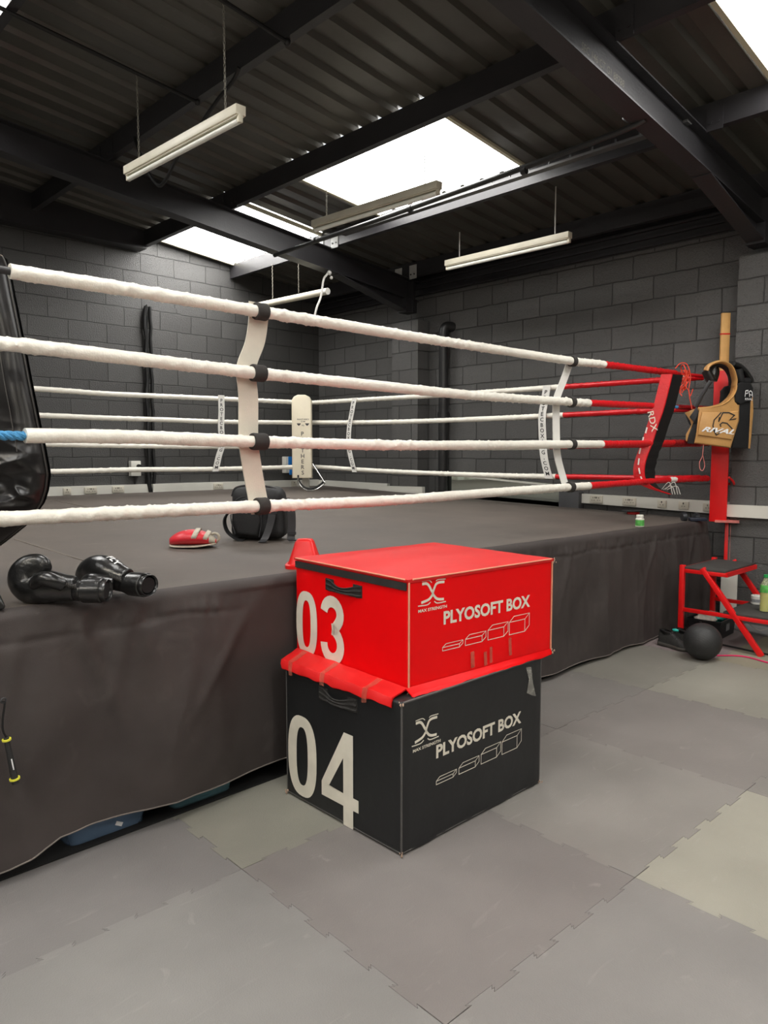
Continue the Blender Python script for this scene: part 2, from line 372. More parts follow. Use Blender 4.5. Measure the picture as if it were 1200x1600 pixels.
# ---- flat prints: 2-D shapes placed on a face given by origin, x and y directions
def text2d(txt, size, weight=0., sx=1., align='LEFT', shear=0., spacing=1.):
    c = bpy.data.curves.new('t', 'FONT'); c.body = txt; c.size = 1; c.offset = weight; c.align_x = align; c.shear = shear
    c.space_character = spacing; c.resolution_u = 3
    o = bpy.data.objects.new('t', c)
    me = bpy.data.meshes.new_from_object(o); bpy.data.objects.remove(o); bpy.data.curves.remove(c)
    vs = [(v.co.x, v.co.y) for v in me.vertices]; fs = [tuple(p.vertices) for p in me.polygons]; bpy.data.meshes.remove(me)
    ymax = max(v[1] for v in vs); k = size/ymax
    return [(x*k*sx, y*k) for x, y in vs], fs
def stroke2d(pts, w, closed=False):
    P = [Vector(p) for p in pts]; n = len(P); vs = []; fs = []
    for i in range(n):
        a = P[(i-1) % n] if closed or i else P[i]; b = P[(i+1) % n] if closed or i < n-1 else P[i]
        d1 = (P[i]-a); d2 = (b-P[i])
        d1 = d1.normalized() if d1.length > 1e-9 else d2.normalized(); d2 = d2.normalized() if d2.length > 1e-9 else d1
        n1 = Vector((-d1.y, d1.x)); n2 = Vector((-d2.y, d2.x)); m = (n1+n2)
        m = m.normalized() if m.length > 1e-6 else n1
        k = min(1/max(.35, m.dot(n1)), 2.2); ww = w[i] if isinstance(w, (list, tuple)) else w
        vs += [tuple(P[i]+m*ww/2*k), tuple(P[i]-m*ww/2*k)]
    for i in range(n if closed else n-1):
        j = (i+1) % n; fs.append((2*i, 2*i+1, 2*j+1, 2*j))
    return vs, fs
def merge2d(lst):
    V_ = []; F = []
    for vs, fs in lst:
        b = len(V_); V_ += vs; F += [tuple(b+i for i in f) for f in fs]
    return V_, F
def place2d(d, dx, dy, k=1.): return [(x*k+dx, y*k+dy) for x, y in d[0]], d[1]
def width2d(d): return max(v[0] for v in d[0])-min(v[0] for v in d[0])
def decal(name, d, o, x, y, m, parent=None, off=.0015, onto=None, label=None, th=.0006):
    """raised print: the 2-D shape on the plane o + X x + Y y, or projected onto the mesh `onto`"""
    o = Vector(o); x = Vector(x).normalized(); y = Vector(y); y = (y-x*y.dot(x)).normalized(); nrm = x.cross(y)
    g = G(); pts = []
    for (a, b) in d[0]:
        p = o+x*a+y*b
        if onto is not None:
            hit = onto.ray_cast(p+nrm*.3, -nrm)
            if hit[0] is not None and abs((hit[0]-p).dot(nrm)) < .29: p = hit[0]
            else: pts.append(None); continue
        pts.append(p+nrm*off)
    vs = [g.bm.verts.new(p) if p is not None else None for p in pts]
    for f in d[1]:
        if any(vs[i] is None for i in f): continue
        try: g.bm.faces.new([vs[i] for i in f])
        except ValueError: pass
    bmesh.ops.remove_doubles(g.bm, verts=g.bm.verts[:], dist=1e-6)
    return g.build(name, m, parent, label, smooth=0)
def bvh(ob):
    me = ob.data; return BVHTree.FromPolygons([v.co for v in me.vertices], [tuple(p.vertices) for p in me.polygons])

def soff(u): return 3.635+.106*(5.7-u)          # underside of the rafters
def zcan(u, v): return .975+(v-2.75)*.016-.010*(u-2)*max(0., 1-(v-2.75)/5.5)   # ring floor
IX = Vector((cos(YAW), -sin(YAW), 0)); IY = Vector((sin(YAW), cos(YAW), 0))     # across / away, seen from the doorway side

# ================================================================== SETTING
# ---- floor: jigsaw foam tiles, one mesh
def build_floor():
    bm = bmesh.new(); lay = bm.loops.layers.float_color.new('tile'); lay2 = None
    S0 = 1.022; ang = -.0192; O = Vector((1.435, 2.251)); ca, sa = cos(ang), sin(ang)
    def W(x, y): return (O.x+ca*x-sa*y, O.y+sa*x+ca*y)
    N = 10; T = S0/N
    def edge(p, q, i, j, hor):
        # teeth along the edge from p to q (dovetails), same curve for both neighbours
        out = []; d = (Vector(q)-Vector(p)); L_ = d.length; d /= L_; nn = Vector((-d.y, d.x))
        out.append(Vector(p))
        for k in range(N):
            a = k*T; sgn = 1
            if k == 0 or k == N-1:
                if k == 0: out.append(Vector(p)+d*(T*.9))
                continue
            A = .011 if k % 2 else -.011
            out += [Vector(p)+d*(a+T*.06)+nn*A*.0, Vector(p)+d*(a-T*.08)+nn*A, Vector(p)+d*(a+T*1.08)+nn*A, Vector(p)+d*(a+T*.94)+nn*A*.0]
        return out
    rnd = random.Random(3)
    shades = {(1, -2): (152, 149, 137), (1, -1): (133, 129, 124), (2, -1): (126, 121, 117), (0, 0): (132, 130, 120), (0, -1): (124, 119, 116), (1, 0): (126, 122, 118), (-1, 0): (122, 119, 117), (-1, -1): (131, 129, 126),
              (2, 0): (124, 120, 116), (0, -2): (130, 127, 124), (3, 0): (130, 127, 119), (3, -1): (140, 137, 127), (2, -2): (128, 124, 119), (-1, -2): (134, 132, 128)}
    g = .0019
    for i in range(-6, 7):
        for j in range(-7, 7):
            x0, y0, x1, y1 = i*S0, j*S0, (i+1)*S0, (j+1)*S0
            b = edge((x0, y0), (x1, y0), i, j, 1); r = edge((x1, y0), (x1, y1), i+1, j, 0)
            t = edge((x0, y1), (x1, y1), i, j+1, 1)[::-1]; l = edge((x0, y0), (x0, y1), i, j, 0)[::-1]
            P = b+r+[Vector((x1, y1))]+t+l
            Q = []
            for p in P:
                if not Q or (p-Q[-1]).length > 1e-4: Q.append(p)
            if (Q[0]-Q[-1]).length < 1e-4: Q.pop()
            # inset a hair so the joint reads
            ins = []
            m = len(Q)
            for k in range(m):
                a, c, e = Q[k-1], Q[k], Q[(k+1) % m]
                d1 = (c-a).normalized(); d2 = (e-c).normalized(); n1 = Vector((-d1.y, d1.x)); n2 = Vector((-d2.y, d2.x))
                mm = n1+n2; mm = mm.normalized() if mm.length > .2 else n1
                ins.append(c+mm*g)
            dz = rnd.uniform(-.0006, .0006)
            c = shades.get((i, j)); c = c or tuple(x+rnd.uniform(-8, 8) for x in (134, 131, 125))
            colr = tuple(lin(x)*.88 for x in c)+(1,)
            top = [bm.verts.new((*W(p.x, p.y), dz)) for p in ins]; bot = [bm.verts.new((*W(p.x, p.y), -.02)) for p in ins]
            fs = [bm.faces.new(top)]
            for k in range(m): fs.append(bm.faces.new((bot[k], bot[(k+1) % m], top[(k+1) % m], top[k])))
            for f in fs:
                for lp in f.loops: lp[lay] = colr
    # sub-floor under the tiles
    gx = [bm.verts.new(p) for p in ((-7, -7, -.02), (8, -7, -.02), (8, 9.5, -.02), (-7, 9.5, -.02))]
    f = bm.faces.new(gx)
    for lp in f.loops: lp[lay] = (.01, .01, .01, 1)
    me = bpy.data.meshes.new('floor'); bm.to_mesh(me); bm.free(); me.materials.append(M['mat_floor'])
    o = bpy.data.objects.new('floor', me); COL.objects.link(o); return struct(o)
build_floor()

UW, VW, UB, VB = 7.15, 8.85, -6.0, -6.0
# right-hand wall with its two block piers
g = G(); g.box((UW+.11, (VW+VB)/2, 1.8), (.22, VW-VB+.4, 3.62))
g.box((7.04, 6.795, 1.62), (.23, .47, 3.24))               # far pier
g.box((7.04, 2.405, 1.63), (.23, .45, 3.30))               # near pier
struct(g.build('wall_right', M['block_r'], smooth=0))
# gable wall with the shallow pilaster
g = G()
def gz(u): return soff(u)+.45
poly = [(UB-.2, -.01), (UW+.2, -.01), (UW+.2, gz(UW+.2)), (UB-.2, gz(UB-.2))]
g.prism(poly, .22, Matrix(((1, 0, 0, 0), (0, 0, -1, VW+.22), (0, 1, 0, 0), (0, 0, 0, 1))))
g.box((4.60, VW-.01, 1.85), (.46, .06, 3.1))
struct(g.build('wall_left', M['block_l'], smooth=0))
g = G(); g.box((UB-.1, (VW+VB)/2, 2.7), (.2, VW-VB+.4, 5.42)); struct(g.build('wall_back', M['block_b'], smooth=0))
g = G(); g.prism([(UB-.2, -.01), (UW+.2, -.01), (UW+.2, gz(UW+.2)), (UB-.2, gz(UB-.2))], .2, Matrix(((1, 0, 0, 0), (0, 0, -1, VB), (0, 1, 0, 0), (0, 0, 0, 1))))
struct(g.build('wall_front', M['block_b'], smooth=0))

# roof sheet, trapezoid ribs running down the slope, with openings for the skylights
SKY = [(4.30, 5.62, .05, 1.93), (4.30, 5.62, 4.0, 5.87), (4.30, 5.62, 6.87, 8.75), (4.30, 5.62, -3.9, -2.0),
       (.15, 1.72, 5.35, 7.2), (.15, 1.72, 1.3, 3.2), (.15, 1.72, -2.6, -.7), (-4.0, -2.2, 3.0, 4.9), (-4.0, -2.2, -1.2, .7)]  # first lies at the view's edge; the rest unseen, added for light
PER = .2345
def prof(v):
    t = ((v-5.5)/PER) % 1.
    if t < .5: return 0.
    if t < .6: return (t-.5)/.1*.034
    if t < .86: return .034
    if t < .96: return (.96-t)/.1*.034
    return 0.
def vbreaks(a, b):
    out = {a, b}; k0 = math.floor((a-5.5)/PER)-1
    for k in range(k0, k0+int((b-a)/PER)+4):
        for f in (.5, .6, .86, .96):
            v = 5.5+(k+f)*PER
            if a < v < b: out.add(v)
    return sorted(out)
def sheet(g, u0, u1, v0, v1, off=.45, lift=0.):
    vs = vbreaks(v0, v1)
    R = [[g.bm.verts.new((u, v, soff(u)+off+prof(v)+lift)) for v in vs] for u in (u0, u1)]
    for k in range(len(vs)-1): g.bm.faces.new((R[0][k], R[0][k+1], R[1][k+1], R[1][k]))
g = G()
rows = [(UB-.2, -4.0), (-4.0, -2.2), (-2.2, .15), (.15, 1.72), (1.72, 4.30), (4.30, 5.62), (5.62, UW+.25)]
for (a, b) in rows:
    holes = sorted((v0, v1) for (u0, u1, v0, v1) in SKY if abs(u0-a) < .01)
    v = VB-.2
    for (h0, h1) in holes: sheet(g, a, b, v, h0, lift=.012 if b == UW+.25 else 0); v = h1
    sheet(g, a, b, v, VW+.2)
struct(g.build('ceiling', M['roof'], smooth=0))
for k, (u0, u1, v0, v1) in enumerate(SKY):
    g = G(); sheet(g, u0, u1, v0, v1, lift=-.003)
    o = struct(g.build('window_%d' % (k+1), M['sky'], smooth=0))
    g = G()
    for v in (v0, v1):
        g.bar((u0, v, soff(u0)+.447), (u1, v, soff(u1)+.447), .035, .035)
    g.build('flashing_strip', M['strip'], o)
# eaves closure above the right wall
g = G(); g.box((UW+.02, (VW+VB)/2, 3.78), (.06, VW-VB, .40))
for z in (3.60, 3.68, 3.76): g.box((UW-.03, (VW+VB)/2, z), (.05, VW-VB, .02))
struct(g.build('trim_1', M['steel'], smooth=0))

# ================================================================== STEELWORK
def ibeam(g, a, b, w, d, tf=.011, tw=.008):
    a = Vector(a); b = Vector(b)      # a, b on the underside centre line
    L_ = b-a; x, y, z = frame(L_, (0, 0, 1))   # x ~ up
    R = Matrix((x, y, z)).transposed(); c = (a+b)/2; n = L_.length
    g.box(c+x*tf/2, (tf, w, n), R); g.box(c+x*(d-tf/2), (tf, w, n), R); g.box(c+x*d/2, (d-2*tf, tw, n), R)
def rafter(v, label):
    t = thing('steel_rafter', label, 'beam', (6.9, v, 0))
    def P(u): return (u-6.9, 0, soff(u))
    g = G(); ibeam(g, P(UB+.01), P(7.06), .146, .26); g.build('beam', M['steel'], t, smooth=0)
    # haunch: deepening web with its own bottom flange
    g = G()
    z0, z1 = soff(5.7), 3.345
    g.prism([(5.7-6.9, soff(5.7)), (6.93-6.9, soff(6.93)), (6.93-6.9, z1)], .01, Matrix(((1, 0, 0, 0), (0, 0, -1, .005), (0, 1, 0, 0), (0, 0, 0, 1))))
    g.bar((5.7-6.9, 0, z0-.002), (6.93-6.9, 0, z1), .012, .146)
    g.build('haunch', M['steel'], t, smooth=0)
    g = G(); g.box((.02, 0, 3.43), (.2, .16, .17)); g.box((.04, .0, 3.55), (.02, .2, .4))
    g.build('end_plate', M['steel'], t, smooth=0)
    return t
r_ = rafter(2.46, 'black steel rafter nearest the camera, running down to the near block pier')
d_ = text2d('SEC 146 CT G1 88788', .045, 0, .85)
decal('lettering', d_, (3.98-6.9, -.0045, soff(3.98)+.10), (1, 0, -.106), (0, 0, 1), M['chalk'], r_, off=.001)
rafter(6.75, 'black steel rafter in mid room, sloping down to the far block pier')
rafter(-1.83, 'black steel rafter over the gym floor behind the doorway')
def purlin(u, label, v0=VB+.05, v1=VW-.02):
    t = thing('purlin', label, 'beam', (u, 0, soff(u)+.27), group=None)
    g = G(); n = v1-v0; c = (v0+v1)/2
    g.box((0, c, .09), (.006, n, .18)); g.box((.03, c, .004), (.065, n, .006)); g.box((.03, c, .176), (.065, n, .006)); g.box((.062, c, .014), (.005, n, .02))
    g.build('channel', M['steel'], t, smooth=0)
    for v in (2.46, 6.75):
        for sg in (1, -1):
            g = G(); g.box((-.008, v+sg*.13, .06), (.008, .12, .17)); g.build('cleat', M['cleat'] if (u > 5 and v > 5) else M['steel'], t, smooth=0)
            for dv in (.10, .16):
                g = G(); g.cyl((-.012, v+sg*dv, .03), (-.022, v+sg*dv, .03), .010, seg=8); g.build('bolt', M['steel'], t)
    return t
purlin(1.66, 'black steel purlin highest up the roof slope, at the top left')
purlin(2.97, 'black steel purlin crossing the roof above the nearest hanging light')
purlin(4.26, 'black steel purlin along the upper edge of the bright skylights')
purlin(5.60, 'grey-lit steel purlin along the lower edge of the bright skylights')
purlin(6.90, 'black steel purlin lowest on the slope, beside the right-hand wall')
g = G(); g.box((-.9, VW-.12, 4.25), (10.4, .2, .44))
tag(g.build('gable_beam', M['steel'], smooth=0), 'deep black beam along the top of the left-hand block wall', 'beam')
# pipe and conduits
g = G(); g.tube(catmull([(4.75, 6.62, 3.655), (4.75, 4.9, 3.67), (4.75, 2.62, 3.72), (4.75, 2.58, 3.80), (4.75, 2.58, 3.98)], 6), .021, 12)
for v in (5.9, 4.6, 3.4): g.cyl((4.75, v-.02, 3.672), (4.75, v+.02, 3.672), .028)
tag(g.build('roof_pipe', M['pipe']), 'black pipe slung under the rafters beside the large skylight', 'pipe')
g = G(); g.box((5.38, 4.32, 3.915), (.07, 3.8, .02)); 
for k in range(19): g.box((5.38, 2.6+k*.2, 3.94), (.012, .012, .05))
tag(g.build('cable_tray', M['pipe_lt'], smooth=0), 'narrow grey cable tray alongside the lower edge of the large skylight', 'cable tray')
for (a, b, lab) in (((1.60, 5.15, 4.325), (2.99, 5.13, 4.18), 'thin black rod crossing above the left end of the nearest light'),
                    ((1.60, 3.95, 4.325), (2.99, 4.0, 4.18), 'thin black rod crossing above the right end of the nearest light')):
    g = G(); g.tube([a, b], .014, 8); g.sphere(b, .024, seg=10)
    tag(g.build('support_rod', M['wire_k']), lab, 'rod')
g = G(); g.tube(catmull([(2.95, 4.50, 4.19), (2.95, 4.58, 4.13), (2.95, 4.74, 4.083), (2.95, 4.87, 4.037), (2.95, 5.15, 3.92), (2.95, 5.40, 3.825), (2.95, 5.58, 3.717), (2.95, 5.72, 3.72), (2.95, 5.95, 3.95), (2.95, 6.1, 4.20)], 6), .014, 8)
tag(g.build('power_cable', M['wire_k']), 'black cable drooping behind the nearest hanging light', 'cable')
g = G(); g.tube(catmull([(5.52, 6.66, 3.60), (5.47, 6.62, 3.565), (5.41, 6.6, 3.50), (5.37, 6.6, 3.31), (5.31, 6.6, 3.18), (5.27, 6.6, 3.06), (5.25, 6.6, 3.0)], 6), .012, 8)
g.sphere((5.52, 6.63, 3.60), .028, seg=10); g.sphere((5.55, 6.63, 3.55), .02, seg=10)
tag(g.build('light_flex', M['wire_w']), 'pale loose flex hanging from the mid-room rafter', 'cable')

# ================================================================== HANGING LIGHTS
def chain_mesh(g, a, b, link=.030):
    a = Vector(a); b = Vector(b); n = max(2, int((b-a).length/(link*.72))); d = (b-a)
    x, y, z = frame(d)
    for i in range(n):
        c = a+d*((i+.5)/n)
        nn = x if i % 2 else y
        g.torus(c, link*.33, .0032, nn, 8, 5, sx=1., x=z if False else None) if False else None
        # stretched link
        X = z; Y = z.cross(nn)
        pts = []
        for k in range(8):
            t = 2*pi*k/8; pts.append(c+X*cos(t)*link*.5+Y*sin(t)*link*.2)
        pts.append(pts[0]); g.tube(pts, .0024, 4, cap=False)
def batten(label, u, v0, z0, v1, z1, hang, lit=False, shaded=False, rnd=False, rod=False, group='fluorescent battens hung under the roof'):
    v = (v0+v1)/2; z = (z0+z1)/2; L_ = v1-v0
    t = thing('batten_light', label, 'light', (u, v, z), group=group)
    tilt = atan2(z1-z0, L_); R = Matrix.Rotation(tilt, 3, 'X')
    if rnd:
        g = G(); g.cyl(R@Vector((0, -L_/2, 0)), R@Vector((0, L_/2, 0)), .038, seg=18); g.build('housing', M['lamp_body'], t)
        g = G(); g.cyl(R@Vector((0, -L_/2-.012, 0)), R@Vector((0, -L_/2+.05, 0)), .039, seg=18); g.cyl(R@Vector((0, L_/2-.05, 0)), R@Vector((0, L_/2+.012, 0)), .039, seg=18); g.build('end_cap', M['cup'], t)
    else:
        g = G(); g.box(R@Vector((0, 0, .010)), (.070, L_, .058), R, .004); g.box(R@Vector((0, 0, -.022)), (.05, L_-.02, .008), R)
        g.build('housing', M['lamp_shaded'] if shaded else M['lamp_body'], t)
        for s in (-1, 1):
            g = G(); g.box(R@Vector((0, s*(L_/2-.012), -.036)), (.032, .026, .05), R, .006); g.build('lamp_holder', M['lamp_shaded'] if shaded else M['lamp_body'], t)
        g = G(); g.cyl(R@Vector((0, -L_/2+.024, -.047)), R@Vector((0, L_/2-.024, -.047)), .0175, seg=14); g.build('tube', M['fill_tube'] if lit else M['tube_off'], t)
    for (vv, zz, uu) in hang:
        g = G(); a = R@Vector((0, vv-v, .038)); b = Vector((uu-u, vv-v, zz-z))
        if rod: g.tube([a, (a+b)/2+Vector((.004, .004, 0)), b], .006, 6)
        else: chain_mesh(g, a, b)
        g.build('hanging_rod' if rod else 'chain', M['wire_w'] if rod else M['chain'], t)
    return t
batten('cream batten light nearest the camera, high over the left ropes on two chains', 2.52, 3.83, 3.552, 5.335, 3.600, ((4.0, 4.235, 2.52), (5.15, 4.235, 2.52)))
batten('shadowed batten light hanging in front of the large skylight', 4.29, 3.845, 3.560, 5.365, 3.598, ((4.0, 4.06, 4.29), (5.187, 4.06, 4.29)), shaded=True)
batten('cream batten light hanging on two thin rods before the right-hand wall', 6.08, 3.825, 3.545, 5.34, 3.558, ((3.99, 4.03, 6.08), (5.161, 3.86, 6.08)), rod=True)
batten('round white tubular light beyond the mid-room rafter, on two chains', 5.59, 6.755, 3.424, 8.27, 3.462, ((7.30, 3.93, 5.59), (7.84, 3.92, 5.59)), rnd=True)
k = 0
for (u, v) in ((1.2, -.9), (-1.2, -.9), (-1.6, 2.4), (3.6, -1.6), (-3.0, -2.6), (0.6, -3.8)):  # added battens, out of view, put in to brighten the near floor
    k += 1
    batten(('unseen lit batten added behind the camera to light the gym floor'), u, v-.6, 3.15, v+.6, 3.15, ((v-.5, 3.6, u), (v+.5, 3.6, u)), lit=True, group='unseen lit battens added behind the camera for fill light')

# ================================================================== WALL FITTINGS
g = G(); g.tube(catmull([(7.20, 6.16, 3.12), (7.09, 6.22, 3.13), (7.06, 6.24, 3.06), (7.06, 6.24, 2.9)], 6), .062, 18)
g.cyl((7.06, 6.24, 2.95), (7.06, 6.24, .0), .06, seg=20); g.cyl((7.06, 6.24, 1.96), (7.06, 6.24, 2.06), .075, seg=20); g.cyl((7.06, 6.24, 2.02), (7.06, 6.24, 2.035), .08, seg=20)
tag(g.build('soil_pipe', M['pipe']), 'fat black-painted pipe standing on the right-hand wall beside the far pier', 'pipe')
g = G(); g.tube([(4.335+.01*sin(k*1.7), 8.80, .9+k*.13) for k in range(20)], .026, 8, rf=lambda i, t, p: 1+.3*sin(i*2.1+t))
g.tube([(4.40+.008*sin(k*2.3), 8.79, .9+k*.13) for k in range(20)], .018, 8)
tag(g.build('wall_cable_run', M['wire_k']), 'bundle of black cables running up the left-hand wall beside the pilaster', 'cable')
def trunk(name_label, axis, fixed, a, b, za0, za1, zb0, zb1, sockets, side):
    t = thing('cable_trunking', name_label, 'trunking', (0, 0, 0))
    g = G()
    if axis == 'v':
        rings = [[(fixed, v, z0), (fixed-.05, v, z0), (fixed-.05, v, z1), (fixed, v, z1)] for v, z0, z1 in ((a, za0, za1), (b, zb0, zb1))]
    else:
        rings = [[(u, fixed, z0), (u, fixed-.05, z0), (u, fixed-.05, z1), (u, fixed, z1)] for u, z0, z1 in ((a, za0, za1), (b, zb0, zb1))]
    g.loft(rings); g.build('channel', M['white_pl'], t, smooth=0)
    for (p, wdt) in sockets:
        f = (p-a)/(b-a); zc = (za0+za1)/2*(1-f)+(zb0+zb1)/2*f
        g = G(); g2 = G(); h = .078
        if axis == 'v':
            g.box((fixed-.055, p, zc), (.014, wdt, h), None, .003)
            for q in ((-.3, .3) if wdt > .1 else (0,)):
                for (dy, dz, sw, sh) in ((0, .018, .006, .014), (-.013, -.008, .009, .006), (.013, -.008, .009, .006)): g2.box((fixed-.063, p+q*wdt*.75+dy, zc+dz), (.004, sw, sh))
                g2.box((fixed-.063, p+q*wdt*.2, zc+.02), (.004, .010, .016))
        else:
            g.box((p, fixed-.055, zc), (wdt, .014, h), None, .003)
            for q in ((-.3, .3) if wdt > .1 else (0,)):
                for (dy, dz, sw, sh) in ((0, .018, .006, .014), (-.013, -.008, .009, .006), (.013, -.008, .009, .006)): g2.box((p+q*wdt*.75+dy, fixed-.063, zc+dz), (sw, .004, sh))
                g2.box((p+q*wdt*.2, fixed-.063, zc+.02), (.010, .004, .016))
        o = g.build('socket_plate', M['socket'], t); g2.build('slots', M['socket_dk'], o, smooth=0)
trunk('white socket trunking on the right-hand wall between the mirror and the red post', 'v', 7.15, 4.29, 2.63, 1.0, 1.101, .962, 1.083,
      ((4.08, .15), (3.70, .15), (3.35, .09), (3.13, .10), (2.86, .16)), 1)
trunk('plain white trunking across the near pier right of the red post', 'v', 6.92, 2.64, 1.9, .965, 1.075, .97, 1.08, (), 1)
trunk('white trunking on the right-hand wall by the far corner pad', 'v', 7.15, 8.8, 7.30, 1.03, 1.128, 1.028, 1.118, (), 1)
trunk('short low length of white trunking beside and across the far pier', 'v', 6.92, 7.42, 6.42, 1.0, 1.095, 1.01, 1.11, (), 1)
trunk('white socket trunking along the left-hand wall, left of the pilaster', 'u', 8.85, 2.3, 4.37, 1.035, 1.152, 1.037, 1.148, ((3.30, .09), (3.58, .15), (3.92, .15)), 1)
trunk('white trunking across the pilaster of the left-hand wall', 'u', 8.82, 4.37, 4.93, 1.035, 1.150, 1.035, 1.150, (), 1)
trunk('white socket trunking on the left-hand wall, right of the pilaster', 'u', 8.85, 4.93, 7.1, 1.03, 1.148, 1.03, 1.138, ((5.33, .15), (5.90, .15), (6.62, .10)), 1)
t = thing('isolator_switch', 'white switch box with a round black knob on the left-hand wall', 'switch', (4.15, 8.85, 1.24))
g = G(); g.box((0, -.04, .11), (.13, .08, .19), None, .008); g.build('housing', M['white_pl'], t)
g = G(); g.cyl((.03, -.08, .135), (.03, -.105, .135), .028); g.build('knob', M['ink'], t)
g = G(); g.tube([(.01, -.02, .02), (.01, -.015, -.09)], .014, 8); g.build('conduit', M['pipe'], t)
t = thing('soap_dispenser', 'small white and blue wall box left of the far corner pad', 'wall box', (6.5, 8.85, 1.22))
g = G(); g.box((0, -.05, .15), (.12, .1, .24), None, .008); g.build('housing', M['white_pl'], t)
g = G(); g.box((.04, -.11, .19), (.12, .03, .16), None, .01); g.box((.03, -.105, .04), (.06, .03, .08), None, .01); g.build('blue_front', M['blue_pl'], t)
# mirror and grey panel
t = thing('wall_mirror', 'wide low mirror on the right-hand wall reflecting the ring ropes', 'mirror', (7.15, 5.4, 0))
g = G(); g.box((-.04, .02, .70), (.02, 1.80, 1.08)); g.warp(lambda c: (c.x, c.y, c.z+(.05*(c.y) if c.z > .9 else 0))); g.build('glass', M['mirror'], t, smooth=0)
g = G(); g.bar((-.055, -.89, 1.175), (-.055, .93, 1.275), .018, .03); g.build('top_edge', M['white_pl'], t, smooth=0)
g = G(); g.box((-.05, -.895, .66), (.035, .02, 1.04)); g.build('side_edge', M['ink'], t, smooth=0)
g = G(); g.box((7.09, 4.385, .56), (.1, .25, 1.12), None, .004)
tag(g.build('grey_board', M['grey_panel']), 'dark grey board standing on the right-hand wall beside the mirror', 'board')

# ================================================================== RING PLATFORM
U0, U1, V0, V1 = .30, 6.85, 2.772, 8.42
t = thing('boxing_ring_platform', 'raised boxing ring floor with dark grey canvas and hanging cloth skirt', 'boxing ring', (U0, V0, 0))
RP = t
def loc(p): return (p[0]-U0, p[1]-V0, p[2])
def can(a, b):
    u = U0+(U1-U0)*a; v = V0+.045+(V1-V0-.045)*b
    return loc((u, v, zcan(u, v)+.003*nz(u*1.3, v*1.3)+.0015*nz(u*5, v*3, 4)))
g = G(); g.grid(can, 150, 120); g.build('canvas', M['canvas'], t, keep=True)
g = G()
g.tube([loc((1.483, 4.822, zcan(1.483, 4.822)+.002)), loc((1.471, 3.2, zcan(1.47, 3.2)+.002))], .0028, 6)
g.build('canvas_seam', M['seam'], t)
g = G(); g.tube([loc((2.80, 8.1, zcan(2.8, 8.1)+.002)), loc((2.74, 6.5, zcan(2.74, 6.5)+.002))], .004, 6)
g.build('canvas_seam', M['seam'], t)
def hem(u):
    P = [(.3, .03), (.78, .060), (.86, .078), (.96, .112), (1.1, .110), (1.3, .097), (1.5, .090), (1.75, .083), (2.0, .092), (4.15, .045), (5.0, .030), (5.95, .018), (7.2, .012)]
    for (a, b), (c, d) in zip(P, P[1:]):
        if u <= c: return b+(d-b)*(u-a)/(c-a)
    return P[-1][1]
def skirt(a, b):
    # a: along the perimeter (near side, then round the corner to the right side), b: 0 top .. 1 hem
    Ltot = (U1-U0)+1.5; s = a*Ltot
    rnd_ = .07
    if s <= U1-U0: u, v, nx, ny = U0+s, V0, 0, -1
    else: u, v, nx, ny = U1, V0+(s-(U1-U0)), 1, 0
    cs = (U1-U0)
    if abs(s-cs) < rnd_:
        k = (s-cs+rnd_)/(2*rnd_)*pi/2; u = U1-rnd_+rnd_*sin(k); v = V0+rnd_-rnd_*cos(k); nx, ny = sin(k), -cos(k)
    zt = zcan(u, max(v, V0+.045)); zh = hem(u)+.003*sin(s*9.1)
    if b < .07:      # roll over the edge
        k = b/.07*pi/2; d = -.045+.045*sin(k)+.004; z = zt-.045+.045*cos(k)
        w_ = 0
    else:
        q = (b-.07)/.93; z = (zt-.045)+(zh-(zt-.045))*q
        depth = (zt-.045)-z
        # folds hanging from the edge, sharper crests than hollows
        g1 = 1-abs(sin(s*4.3+1.3*sin(s*1.1)+.5*nz(z*2, s))); g2 = 1-abs(sin(s*9.1+2.2*nz(s*1.2, 7)))
        gr = min(1, depth*2.2)
        d = .004+.034*g1*gr+.014*g2*min(1, depth*5)*(1-.5*gr)+.016*nz(s*2.2, z*2.2, 5)*min(1, depth*4)+.010*min(1, depth*3)
        d += .0035*nz(s*16, z*9, 3)*min(1, depth*8)
        # puckers where the cloth is gathered just under the edge
        band = math.exp(-((depth-.05)/.035)**2)
        d += band*(.016*nz(s*13, 1.7)+.010*nz(s*29, 3.1))-.006*math.exp(-((depth-.075-.02*nz(s*3, 8))/.012)**2)
        # diagonal drag lines from the edge
        for (s0, k0, am) in ((1.60, .75, .026), (1.56, -.25, .012), (.74, -.4, .020), (.98, .3, .012), (.55, .2, .012), (4.2, .5, .014), (5.5, .7, .016), (5.1, -.3, .012), (3.1, -.6, .012), (2.3, .5, .014), (6.2, .35, .02)):
            x_ = s-s0+depth*k0
            d += am*math.exp(-(x_/.035)**2)*max(0, 1-depth/.6)*min(1, depth*14)
        if s > 5.5: d += .022*(1-abs(sin(s*13)))*min(1, depth*3)*min(1, (s-5.5)*1.5)
        press = math.exp(-((u-2.03)/.30)**4) if s < U1-U0 else 0
        d = d*(1-press)+(-.004)*press
    return loc((u+nx*d, v+ny*d, z))
g = G(); g.grid(skirt, 760, 90); g.build('skirt', M['skirt'], t, keep=True, smooth=80)
g = G(); g.tube([Vector(skirt(i/500, 1)) for i in range(501)], .0032, 6); g.build('hem_piping', M['hem'], t)
g = G()
for u in (.4, 2.4, 4.6, 6.6):
    for v in (2.95, 5.6, 8.2): g.box(loc((u, v, .45)), (.08, .08, .88))
for v in (2.95, 5.6, 8.2): g.box(loc((3.55, v, .84)), (6.4, .06, .1))
g.build('frame', M['black_frame'], t, smooth=0)
